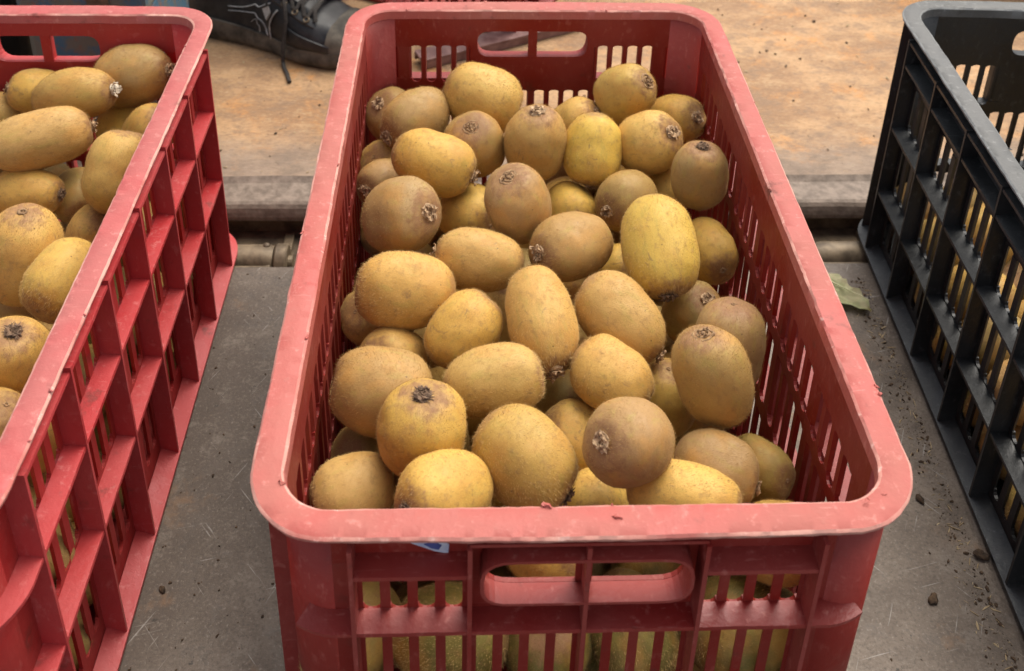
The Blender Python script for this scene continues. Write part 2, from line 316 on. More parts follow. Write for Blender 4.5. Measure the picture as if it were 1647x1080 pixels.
WT0, WT1 = .0140, .0165       # wall plane, measured inwards from the rim's outer edge
def crate(name, W, L, H, loc, rz, mats, rows, ledges, label, cat, group, seed, closed_top=False, sticker=False):
    t = tag(empty(name, loc, rz), label, cat, group)
    rim_m, wall_m, rib_m = mats; hw, hl = W/2, L/2; RC = .040
    # rim
    path = rrect(hw, hl, RC, 0); prof = [(0.0006, -.0034), (0, -.0012), (.0012, -.0001), (.0075, .0002), (.0146, -.0001), (.0160, -.0013), (.0167, -.0085), (.0140, -.0105), (.0120, -.0105), (.0110, -.0030), (.0040, -.0030), (.0024, -.0034)]
    bm = bmesh.new(); rings = []
    for i, (p, n) in enumerate(path):
        bow = 0
        if abs(n.y) > .999: bow = .0016*max(0, math.cos(min(1, abs(p.x)/(hw-RC))*math.pi/2))
        ring = []
        nick = N((p.x*55+seed, p.y*55, 1)); nick2 = max(0, N((p.x*130+seed, p.y*130, 4))-.42)
        for j, (d, z) in enumerate(prof):
            jit = .00035*N((p.x*170+seed, p.y*170, j*.7))
            dd = d+(jit if j in (0, 1, 2, 4, 5) else 0)
            if j in (4, 5): dd += .0002*nick-.0030*max(0, nick2-.06)
            if j in (1, 0): dd -= .0003*nick
            zz = z+.0005*N((p.x*30, p.y*30, seed))+(.00012*N((p.x*260, p.y*260, j)) if j < 6 else 0)+(.0010*nick2 if j in (4, 5) else 0)
            ring.append(bm.verts.new(p-n*(dd-(bow if j < 4 or j > 9 else 0))+Vector((0, 0, H+zz))))
        rings.append(ring)
    K = len(prof)
    for i in range(len(rings)):
        a, b = rings[i], rings[(i+1) % len(rings)]
        for k in range(K):
            fc = bm.faces.new((a[k], a[(k+1) % K], b[(k+1) % K], b[k]))
            if k in (0, 1, 4): fc.material_index = 1
    # plastic burrs chewed up from the rim
    rnd = random.Random(seed); burr = [(-.020, -hl+.0155, .0016), (.0125, -hl+.009, .0016), (-hw+.016, -hl+.03, .0016), (hw-.03, -hl+.014, .0015)] if seed == 1 else []
    for k in range(12):
        p, n = rnd.choice(path); burr.append((p.x-n.x*rnd.choice((.0005, .0155)), p.y-n.y*rnd.choice((.0005, .0155)), rnd.uniform(.0004, .0011)))
    for x, y, r_ in burr:
        mt = Matrix.Translation((x, y, H))@Matrix.Rotation(rnd.uniform(0, 3), 4, 'Z')@Matrix.Diagonal((rnd.uniform(1, 2.2), .8, .7, 1))
        res = bmesh.ops.create_icosphere(bm, subdivisions=2, radius=r_, matrix=mt)
        for v in res['verts']: v.co += Vector((N(v.co*700), N(v.co*700+Vector((9, 0, 0))), N(v.co*700+Vector((0, 9, 0)))))*r_*.9
    ro_ = obj('rim', bm, rim_m, t, True); ro_.data.materials.append(M['black_scuff'] if closed_top else M['red_scuff'])
    top = H-.0085
    # wall frames: f maps (s along wall, z, depth inwards) to local space
    fr = {'end': [lambda s, z, d: Vector((s, -hl+d, z)), lambda s, z, d: Vector((-s, hl-d, z))],
          'side': [lambda s, z, d: Vector((hw-d, s, z)), lambda s, z, d: Vector((-hw+d, -s, z))]}
    cell_e, cell_s = W*.056/.325, .068
    NE, NS = 4, 6
    pe = cell_e/4.15; ps = cell_s/4.35; hsE, hsS = pe*.31, ps*.29
    def slots(kind, ncell, cell, pitch):
        out = []
        for c in range(ncell):
            c0 = (c-ncell/2+.5)*cell
            for k in range(4): out.append(c0+(k-1.5)*pitch)
        return out
    hz0, hz1, hx = .203, .229, .0495*W/.325; HZ0 = (.1965, .203)
    for kind in ('end', 'side'):
        ncell, cell, pitch, hs_, half = (NE, cell_e, pe, hsE, hw-RC) if kind == 'end' else (NS, cell_s, ps, hsS, hl-RC)
        allS = slots(kind, ncell, cell, pitch)
        bands = []; zs = [top]
        for (a, b) in rows: bands.append((zs[-1], b)); zs.append(a)
        bands.append((zs[-1], 0.0))
        me_w = None
        for wi, f in enumerate(fr[kind]):
            bm = bmesh.new(); hz0 = HZ0[wi]
            mid = cell_e*1.0 if kind == 'end' else None
            def has(row, s):     # is there a slot of this row at s
                return not (kind == 'end' and row == 0 and not closed_top and abs(s) < cell_e) and not (kind == 'end' and row == 0 and closed_top and abs(s) < cell_e)
            for bi, (zt, zb) in enumerate(bands):
                up, dn = bi-1, bi      # slot rows above and below the band
                segs = [(-half, half)]
                if kind == 'end' and bi == 0: segs = [(-half, -mid), (mid, half)]
                if kind == 'end' and bi == 1: segs = [(-half, half)]
                for sa, sb in segs:
                    lo = [s for s in allS if sa < s < sb and dn < len(rows) and has(dn, s)]
                    hi = [s for s in allS if sa < s < sb and up >= 0 and has(up, s)]
                    pts = [(sa, zt)]
                    rr_ = hs_
                    for s in hi:
                        pts += [(s-rr_, zt)]+[(s-rr_*math.cos(math.pi*k/6), zt-rr_*.9*math.sin(math.pi*k/6)) for k in range(1, 6)]+[(s+rr_, zt)]
                    pts += [(sb, zt), (sb, zb)]
                    for s in lo[::-1]:
                        pts += [(s+rr_, zb)]+[(s+rr_*math.cos(math.pi*k/6), zb+rr_*.35*math.sin(math.pi*k/6)) for k in range(1, 6)]+[(s-rr_, zb)]
                    pts += [(sa, zb)]
                    q0 = [f(s, z, WT0) for s, z in pts]
                    extr(bm, q0, f(0, 0, WT1)-f(0, 0, WT0))
            if kind == 'end':
                # middle panel with the hand hole
                zb = rows[0][0]; n = 40; inn, out = [], []
                cz, rr_ = (hz0+hz1)/2, (hz1-hz0)/2
                for k in range(n):
                    a = 2*math.pi*(k+.5)/n; ca, sa_ = math.cos(a), math.sin(a)
                    q = min(1, abs(ca)*1.35)
                    px = (hx-rr_)*max(-1, min(1, ca*1.5))+rr_*(ca if abs(ca*1.5) >= 1 else 0)*1.0
                    inn.append((px, a))
                # stadium sampled by arc: build explicitly
                inn = []
                for k in range(12): a = R(-90+180*k/11); inn.append((hx-rr_+rr_*math.copysign(abs(math.cos(a))**.7, math.cos(a)), cz+rr_*math.copysign(abs(math.sin(a))**.7, math.sin(a))))
                for k in range(1, 10): inn.append((hx-rr_-2*(hx-rr_)*k/10, hz1))
                for k in range(12): a = R(90+180*k/11); inn.append((-hx+rr_+rr_*math.copysign(abs(math.cos(a))**.7, math.cos(a)), cz+rr_*math.copysign(abs(math.sin(a))**.7, math.sin(a))))
                for k in range(1, 10): inn.append((-hx+rr_+2*(hx-rr_)*k/10, hz0))
                x1 = mid; out = []
                for (x, z) in inn:
                    dx, dz = x/hx, (z-cz)/rr_
                    if abs(x) > hx-rr_+1e-5:
                        if abs(dz) < .75: out.append((math.copysign(x1, x), cz+dz/.75*((top-cz) if dz > 0 else (cz-zb))))
                        else: out.append((math.copysign(hx-rr_+(x1-hx+rr_)*(1-abs(dz))/.25, x), top if dz > 0 else zb))
                    else: out.append((x, top if z > cz else zb))
                A0 = [bm.verts.new(f(x, z, WT0)) for x, z in inn]; B0 = [bm.verts.new(f(x, z, WT0)) for x, z in out]
                A1 = [bm.verts.new(f(x, z, WT1)) for x, z in inn]; B1 = [bm.verts.new(f(x, z, WT1)) for x, z in out]
                for k in range(len(inn)):
                    j = (k+1) % len(inn)
                    bm.faces.new((A0[k], A0[j], B0[j], B0[k])); bm.faces.new((A1[k], B1[k], B1[j], A1[j])); bm.faces.new((A0[k], A1[k], A1[j], A0[j]))
                # grip: flanged ring standing out from the wall round the hand hole
                g = bmesh.new(); th = .0018; ring = []
                for d in (.0008, .0138):
                    for o_ in (0, th):
                        c_ = []
                        for (x, z) in inn:
                            v = Vector((x-max(-hx+rr_, min(hx-rr_, x)), 0, z-cz)); v.normalize(); flare = ((-.0035 if wi == 0 else .0035) if d < .005 else 0)
                            c_.append(g.verts.new(f(x+v.x*o_, z+v.z*(o_+(flare if v.z < 0 else 0)), d)))
                        ring.append(c_)
                for a_, b_ in ((ring[0], ring[1]), (ring[1], ring[3]), (ring[3], ring[2]), (ring[2], ring[0])):
                    for k in range(len(inn)): j = (k+1) % len(inn); g.faces.new((a_[k], a_[j], b_[j], b_[k]))
                obj('hand_grip', g, rib_m, t)
                g = bmesh.new(); p = [f(-.0040, hz0-.001, WT0+.0002), f(.0040, hz0-.001, WT0+.0002), f(.0040, hz1+.001, WT0+.0002), f(-.0040, hz1+.001, WT0+.0002)]
                extr(g, p, f(0, 0, WT1)-f(0, 0, WT0)-(f(0, 0, .0004)-f(0, 0, 0))); obj('grip_bar', g, wall_m, t)
            obj(kind+'_wall', bm, wall_m, t)
            # slats between the slots
            cache = {}
            for ri, (za, zb) in enumerate(rows):
                ss = [s for s in allS if has(ri, s)]
                edges = []
                for a, b in zip([-half-hs_]+ss, ss+[half+hs_]):
                    if b-a > cell*1.6 and kind == 'end' and ri == 0 and a*b < 0:
                        edges.append((a+hs_, -mid)); edges.append((mid, b-hs_)); continue
                    edges.append((a+hs_, b-hs_))
                for sa, sb in edges:
                    if sb-sa < .0006: continue
                    key = (round(sb-sa, 5), ri)
                    if key not in cache:
                        h = (sb-sa)/2; b_ = bmesh.new(); dd = .0004 if sb-sa < .008 else 0
                        base = Vector((0, 0, 0)); lp = [(-h, WT0-dd), (h, WT0-dd), (h*.72, WT1-.0001), (-h*.72, WT1-.0001)]
                        q = [f(s_, za, d_)-f(0, 0, 0) for s_, d_ in lp]
                        extr(b_, q, Vector((0, 0, zb-za))); cache[key] = mesh('slat', b_)
                    o = link('slat', cache[key], t, wall_m); o.location = f((sa+sb)/2, 0, 0)
            # ribs
            rib = None
            for k in range(ncell+1):
                s = (k-ncell/2)*cell
                b_ = bmesh.new(); th = .0011
                lo_z = .001
                prof_r = [(WT0, lo_z), (.0012, lo_z), (.0010, .05), (.0010, H-.0112), (WT0, H-.0112)]
                q = [f(-th, z, d)-f(0, 0, 0) for d, z in prof_r]; extr(b_, q, f(2*th, 0, 0)-f(0, 0, 0))
                if rib is None: rib = mesh('rib', b_)
                else: b_.free()
                o = link('rib', rib, t, rib_m); o.location = f(s, 0, 0)
            # ledges
            e_ = (ncell/2)*cell+.0008
            for li, lz in enumerate(ledges):
                if kind == 'side' and li == 0 and not closed_top: lz = .2345
                spans = [(-e_, e_)]
                if kind == 'end' and li == 0 and not closed_top: spans = [(-e_, -cell_e), (cell_e, e_)]
                if kind == 'end' and closed_top and lz > .2: spans = [(-e_, -cell_e), (cell_e, e_)]
                for a, b in spans:
                    b_ = bmesh.new(); n = 30; top_, bot = [], []
                    va = []
                    for k in range(n+1):
                        s = a+(b-a)*k/n; j1 = .0003*N((s*90, lz*40, seed+wi)); j2 = .0002*N((s*150, lz*60, seed+5))
                        va.append([b_.verts.new(f(s, lz-.0012+j2, .0016-j1)), b_.verts.new(f(s, lz+.0012+j2, .0018-j1)), b_.verts.new(f(s, lz+.0022, WT0)), b_.verts.new(f(s, lz-.0010, WT0))])
                    for p_, q_ in zip(va, va[1:]):
                        for k in range(4): j = (k+1) % 4; b_.faces.new((p_[k], p_[j], q_[j], q_[k]))
                    b_.faces.new(va[0]); b_.faces.new(va[-1][::-1])
                    obj('ledge', b_, rib_m, t)
            if kind == 'end':
                b_ = bmesh.new(); q = [f(-cell_e, .2395, .002), f(-cell_e, .2415, .002), f(-cell_e, .2415, WT0), f(-cell_e, .2395, WT0)]
                extr(b_, q, f(2*cell_e, 0, 0)-f(0, 0, 0)); obj('ledge', b_, rib_m, t)
    # rounded corners
    for ci, (sx, sy, a0) in enumerate(((1, -1, -90), (1, 1, 0), (-1, 1, 90), (-1, -1, 180))):
        cx, cy = sx*(hw-RC), sy*(hl-RC); b_ = bmesh.new(); n = 12; ro, ri_ = RC-WT0, RC-WT1; V4 = []
        for k in range(n+1):
            a = R(a0+90*k/n); c, s = math.cos(a), math.sin(a)
            bl = .0065*math.sin(math.pi*k/n) if seed == 1 and ci == 0 else 0
            V4.append([b_.verts.new((cx+c*(r_+bl), cy+s*(r_+bl), z)) for r_, z in ((ro, 0), (ro, top), (ri_, top), (ri_, 0))])
        for p_, q_ in zip(V4, V4[1:]):
            for k in range(4): j = (k+1) % 4; b_.faces.new((p_[k], p_[j], q_[j], q_[k]))
        cw = obj('corner_wall', b_, wall_m, t); me_ = cw.data
        for p in me_.polygons: p.use_smooth = abs(p.normal.z) < .5
        if closed_top:
            for fr_ in (.30, .70):
                a = R(a0+90*fr_); nn = Vector((math.cos(a), math.sin(a), 0)); tt = Vector((-nn.y, nn.x, 0))*.0011; c0 = Vector((cx, cy, 0)); b_ = bmesh.new()
                extr(b_, [c0+nn*(ro-.0002)-tt+Vector((0, 0, .001)), c0+nn*(RC-.003)-tt+Vector((0, 0, .001)), c0+nn*(RC-.003)-tt+Vector((0, 0, H-.0112)), c0+nn*(ro-.0002)-tt+Vector((0, 0, H-.0112))], tt*2); obj('rib', b_, rib_m, t)
        for lz in ledges[(2 if closed_top else 1):]:
            b_ = bmesh.new(); rs = []
            # end-rib edge to side-rib edge
            seq = []
            ax = sx*(NE/2*cell_e); ay = sy*(NS/2*cell_s)
            def at(k):    # outer/inner points along the arc incl. the straight run-ups
                a = R(a0+90*k/n); return Vector((math.cos(a), math.sin(a), 0))
            run = []
            n0, n1 = at(0), at(n)
            p0 = Vector((cx, cy, 0)); 
            e0 = Vector((ax, cy+n0.y*0, 0)) if abs(n0.y) > .5 else Vector((cx, ay, 0))
            e1 = Vector((ax, cy, 0)) if abs(n1.y) > .5 else Vector((cx, ay, 0))
            seq = [(Vector((e0.x if abs(n0.y) > .5 else cx, cy if abs(n0.y) > .5 else e0.y, 0)), n0)]+[(p0, at(k)) for k in range(n+1)]+[(Vector((e1.x if abs(n1.y) > .5 else cx, cy if abs(n1.y) > .5 else e1.y, 0)), n1)]
            end_first = abs(n0.y) > .5
            if not (seed == 2 and sy < 0):
                seq = seq[:6] if end_first else seq[-6:]
            for c_, nn in seq:
                w_ = RC-.0016; 
                diag = abs(nn.x*nn.y)*2; w_ -= (.007 if closed_top else .0015)*diag
                o1, o2 = c_+nn*w_, c_+nn*(ro+.0001)
                rs.append([b_.verts.new((o1.x, o1.y, lz-.0011)), b_.verts.new((o1.x, o1.y, lz+.0011)), b_.verts.new((o2.x, o2.y, lz+.0022)), b_.verts.new((o2.x, o2.y, lz-.0010))])
            for p_, q_ in zip(rs, rs[1:]):
                for k in range(4): j = (k+1) % 4; b_.faces.new((p_[k], p_[j], q_[j], q_[k]))
            b_.faces.new(rs[0]); b_.faces.new(rs[-1][::-1]); obj('corner_ledge', b_, rib_m, t)
    # foot flange round the base
    bm = bmesh.new(); path = rrect(hw, hl, RC, .0, 12, 12, 18); rg = []
    for p, n in path:
        rg.append([bm.verts.new(p-n*d+Vector((0, 0, z+.0003*N((p.x*40, p.y*40, seed))))) for d, z in ((.0005, .0030), (.0002, .0065), (.0135, .0120), (.0139, .0095), (.0045, .0035), (.0045, .0006), (.0015, .0006))])
    for i in range(len(rg)):
        a, b = rg[i], rg[(i+1) % len(rg)]
        for k in range(7): bm.faces.new((a[k], a[(k+1) % 7], b[(k+1) % 7], b[k]))
    obj('foot_flange', bm, rib_m, t)
    obj('crate_bottom', boxb(-hw+WT1, hw-WT1, -hl+WT1, hl-WT1, .0015, .0042), wall_m, t)
    if sticker:
        b_ = bmesh.new(); f = fr['end'][0]; ft = bmesh.new()
        top_ = [(-.098, .2345), (-.085, .2345), (-.0695, .2310), (-.066, .2265)]; bot = [(-.096, .2325), (-.085, .2285), (-.073, .2220), (-.0665, .2200)]
        extr(b_, [f(s, z, WT0-.0008) for s, z in top_+bot[::-1]], f(0, 0, .0006)-f(0, 0, 0))
        st = obj('torn_sticker', b_, M['sticker'], t)
        extr(ft, [f(s, z, WT0-.0012) for s, z in [(-.078, .2275), (-.073, .2290), (-.0695, .2265), (-.071, .2235), (-.0745, .2245)]], f(0, 0, .0003)-f(0, 0, 0)); obj('blue_print', ft, M['sticker_ink'], st)
    return t
RROWS = [(.180, .213), (.112, .166), (.030, .096)]; RLED = [.2185, .1765, .104]
BROWS = [(.152, .190), (.081, .139), (.022, .068)]; BLED = [.236, .2125, .146, .074]
RED = (M['red_rim'], M['red_wall'], M['red_rib']); RED2 = (M['red_rim2'], M['red_wall2'], M['red_rib2'])
crate('plastic_crate', .325, .52, .25, (0, .26, 0), 0, RED, RROWS, RLED, 'red slotted plastic crate in the middle, full of kiwis, with faded pink rim', 'crate', 'red plastic crates', 1, sticker=True)
crate('plastic_crate', .301, .52, .25, (-.4247, .25, 0), 0, RED2, RROWS, RLED, 'red plastic crate of kiwis at the left edge, cut off by the frame', 'crate', 'red plastic crates', 2)
BX, BY, BR = .4790, .262, -R(2.8)
crate('plastic_crate', .325, .52, .25, (BX, BY, 0), BR, (M['black_rim'], M['black_wall'], M['black_rib']), BROWS, BLED, 'black plastic crate with worn grey rim at the right edge', 'crate', None, 3, closed_top=True)
crate('plastic_crate', .30, .40, .25, (-.032, 1.109, .0105), R(-28), RED, [(.180, .213), (.112, .166), (.014, .096)], RLED, 'empty dark red crate standing on the truck bed, seen through the middle crate\'s hand hole', 'crate', 'red plastic crates', 4)

# ------------------------------------------------------------------ kiwis
HZ = 1.30
def body_profile(u):      # u -1..1 -> radius
    return max(0.0, (1-abs(u)**2.65))**.5
def kiwi_body(seed):
    rnd = random.Random(seed); bm = bmesh.new(); nr, ns = 34, 44; rings = []
    ex = rnd.uniform(.93, 1.04); asym = rnd.uniform(-.10, .10); bend = rnd.uniform(-.04, .04)
    pos = lambda u, a: None
    def P(u, a):
        r = body_profile(u)*(1+asym*u); z = HZ*u
        if u > .86: z -= .085*((u-.86)/.14)**2
        v = Vector((math.cos(a)*r*ex, math.sin(a)*r/ex, z))
        v += v.normalized()*(.075*N(v*.9+Vector((seed*7, 0, 0)))+.030*N(v*2.4+Vector((0, seed*5, 0)))+.004*N(v*8+Vector((0, 0, seed))))
        v.x += bend*(1-u*u); return v
    for i in range(1, nr):
        u = -math.cos(math.pi*i/nr); rings.append([bm.verts.new(P(u, 2*math.pi*k/ns)) for k in range(ns)])
    a = bm.verts.new(P(-1, 0)); b = bm.verts.new(P(1, 0))
    for x, y in zip(rings, rings[1:]):
        for k in range(ns): bm.faces.new((x[k], x[(k+1) % ns], y[(k+1) % ns], y[k]))
    for k in range(ns): bm.faces.new((a, rings[0][(k+1) % ns], rings[0][k])); bm.faces.new((b, rings[-1][k], rings[-1][(k+1) % ns]))
    bmesh.ops.recalc_face_normals(bm, faces=bm.faces)
    for f in bm.faces: f.smooth = True
    # fine fuzz
    base = [bm.verts.new((0, 0, 0)) for _ in range(0)]
    for _ in range(5200):
        z = rnd.uniform(-1, 1); u = math.copysign(abs(z)**.9, z); an = rnd.uniform(0, 2*math.pi)
        p = P(u*.985, an); e = 1e-3; t1 = P(min(.99, u*.985+e), an)-p; t2 = P(u*.985, an+e)-p; n = t2.cross(t1)
        if n.length == 0: continue
        n.normalize(); n = n if n.dot(Vector((p.x, p.y, p.z*.3))) > 0 else -n
        tg = (t1.normalized()*rnd.uniform(.3, 1.2)+t2.normalized()*rnd.uniform(-.45, .45))
        d = (n*rnd.uniform(.3, 1.1)+tg*.8).normalized(); L_ = rnd.uniform(.030, .082)*(1.4 if abs(u) > .8 else 1)
        s = d.cross(Vector((rnd.random(), rnd.random(), rnd.random()))).normalized()*.0031
        f = bm.faces.new((bm.verts.new(p-s-n*.004), bm.verts.new(p+s-n*.004), bm.verts.new(p+d*L_))); f.material_index = 1
    me = bpy.data.meshes.new('kiwi'); bm.to_mesh(me); bm.free(); me.materials.append(M['kiwi']); me.materials.append(M['fuzz']); return me
BODIES = [kiwi_body(s) for s in range(9)]
def ribbon(bm, pts, wid, up, th=.012):
    """thin curled leaflet with thickness"""
    a, b = [], []
    for i, p in enumerate(pts):
        t = (pts[min(i+1, len(pts)-1)]-pts[max(i-1, 0)]).normalized(); s = t.cross(up)
        s = s.normalized()*wid[i] if s.length > 1e-4 else Vector((wid[i], 0, 0)); n = s.cross(t).normalized()*th
        a.append([bm.verts.new(p-s), bm.verts.new(p+n*1.4), bm.verts.new(p+s), bm.verts.new(p-n)])
    for x, y in zip(a, a[1:]):
        for k in range(4): bm.faces.new((x[k], x[(k+1) % 4], y[(k+1) % 4], y[k]))
    bm.faces.new(a[0][::-1]); bm.faces.new(a[-1])
def calyx(kind, seed):
    rnd = random.Random(seed*31+kind); bm = bmesh.new(); z0 = HZ-.085
    def sepals(n, ln, curl, w):
        for k in range(n):
            a = 2*math.pi*k/n+rnd.uniform(-.35, .35); d = Vector((math.cos(a), math.sin(a), 0)); l = ln*rnd.uniform(.6, 1.25); c = curl*rnd.uniform(.4, 1.5); pts = []
            r0 = .07
            for i in range(6):
                f = i/5; pts.append(Vector((0, 0, z0+.01))+d*(r0+l*math.sin(f*c)/c)+Vector((0, 0, .03+l*(1-math.cos(f*c))/c*.9))+Vector((rnd.uniform(-1, 1), rnd.uniform(-1, 1), rnd.uniform(-1, 1)))*.012)
            ribbon(bm, pts, [w*x for x in (.7, 1, 1.1, .9, .6, .12)], Vector((0, 0, 1)))
    def fil(n, ln, spread, w=.007):
        for k in range(n):
            a = rnd.uniform(0, 2*math.pi); r_ = rnd.uniform(0, .09); p = Vector((math.cos(a)*r_, math.sin(a)*r_, z0)); d = Vector((math.cos(a)*spread*rnd.random(), math.sin(a)*spread*rnd.random(), 1)).normalized()
            l = ln*rnd.uniform(.5, 1.2); pts = [p, p+d*l*.5+Vector((rnd.uniform(-1, 1), rnd.uniform(-1, 1), 0))*.02, p+d*l*.9+Vector((rnd.uniform(-1, 1), rnd.uniform(-1, 1), -.3))*.07]
            tube(bm, pts, [w, w, w*.4], 4)
    def ringlump(r_, t_, zz):
        n, m_ = 22, 7; rg = []
        for i in range(n):
            a = 2*math.pi*i/n; rr_ = r_*(1+.14*rnd.uniform(-1, 1)); c = Vector((math.cos(a)*rr_, math.sin(a)*rr_, zz)); d = Vector((math.cos(a), math.sin(a), 0)); tt = t_*rnd.uniform(.6, 1.35)
            rg.append([bm.verts.new(c+d*math.cos(2*math.pi*j/m_)*tt+Vector((0, 0, math.sin(2*math.pi*j/m_)*tt*.8))) for j in range(m_)])
        for i in range(n):
            p, q = rg[i], rg[(i+1) % n]
            for j in range(m_): bm.faces.new((p[j], p[(j+1) % m_], q[(j+1) % m_], q[j]))
    if kind == 1: sepals(7, .14, 2.6, .075); fil(16, .07, 1.8, .010); ringlump(.12, .040, z0-.01); mat = M['sepal']
    elif kind == 2: ringlump(.20, .030, z0-.012); ringlump(.12, .022, z0+.012); sepals(5, .12, 2.4, .035); mat = M['scar']
    elif kind == 3: sepals(8, .10, 1.9, .055); fil(90, .11, 2.6, .011); ringlump(.10, .045, z0-.01); mat = M['tuft']
    elif kind == 4: ringlump(.06, .022, z0+.016); fil(12, .07, 1.2); mat = M['scar']
    elif kind == 5: sepals(6, .24, 2.3, .085); ringlump(.12, .03, z0+.01); fil(14, .12, 1.5); mat = M['sepal_pale']
    else: ringlump(.05, .018, z0+.012); fil(6, .05, 1); mat = M['scar']
    if kind == 2:
        bmesh.ops.create_icosphere(bm, subdivisions=2, radius=.055, matrix=Matrix.Translation((0, 0, z0+.012)))
    me = mesh('calyx', bm, False); me.materials.append(mat); return me
CAL = {k: [calyx(k, s) for s in range(3)] for k in range(6)}
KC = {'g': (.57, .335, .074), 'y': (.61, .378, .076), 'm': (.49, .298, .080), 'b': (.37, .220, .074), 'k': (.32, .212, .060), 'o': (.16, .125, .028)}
NAMES = {1: 'calyx', 2: 'stem_scar', 3: 'dried_tuft', 4: 'stem_scar', 5: 'calyx', 0: 'stem_scar'}
protos = {}
_kn = 0
def kiwi(x, y, z, ax, ay, az, r, ratio, ck, kind, label, group, full=True):
    """copy of a kiwi and of its end piece, laid at a point with its stalk end along an axis"""
    global _kn
    _kn += 1; rnd = random.Random(_kn*17+3); v = rnd.randrange(9)
    if v not in protos: o = link('kiwi', BODIES[v]); protos[v] = o
    else: o = protos[v].copy(); COL.objects.link(o)
    o.name = 'kiwi'
    q = Vector((ax, ay, az)).to_track_quat('Z', 'Y'); spin = Matrix.Rotation(rnd.uniform(0, 6.28), 4, 'Z')
    o.matrix_world = Matrix.Translation((x, y, z))@q.to_matrix().to_4x4()@spin@Matrix.Diagonal((r, r, r*ratio/HZ, 1))
    c = KC[ck]; j = rnd.uniform(.92, 1.08); o.color = (c[0]*j, c[1]*j*rnd.uniform(.96, 1.04), c[2]*j*rnd.uniform(.85, 1.2), 1)
    tag(o, label, 'kiwi', group)
    if full:
        e = link(NAMES[kind], CAL[kind][rnd.randrange(3)], o)
        if kind: e.scale = (1.25, 1.25, 1.1) if kind == 2 else (1.5, 1.5, 1.25); e.location.z = (-.1 if kind == 2 else -.25)*(HZ-.085)+.005
    return o
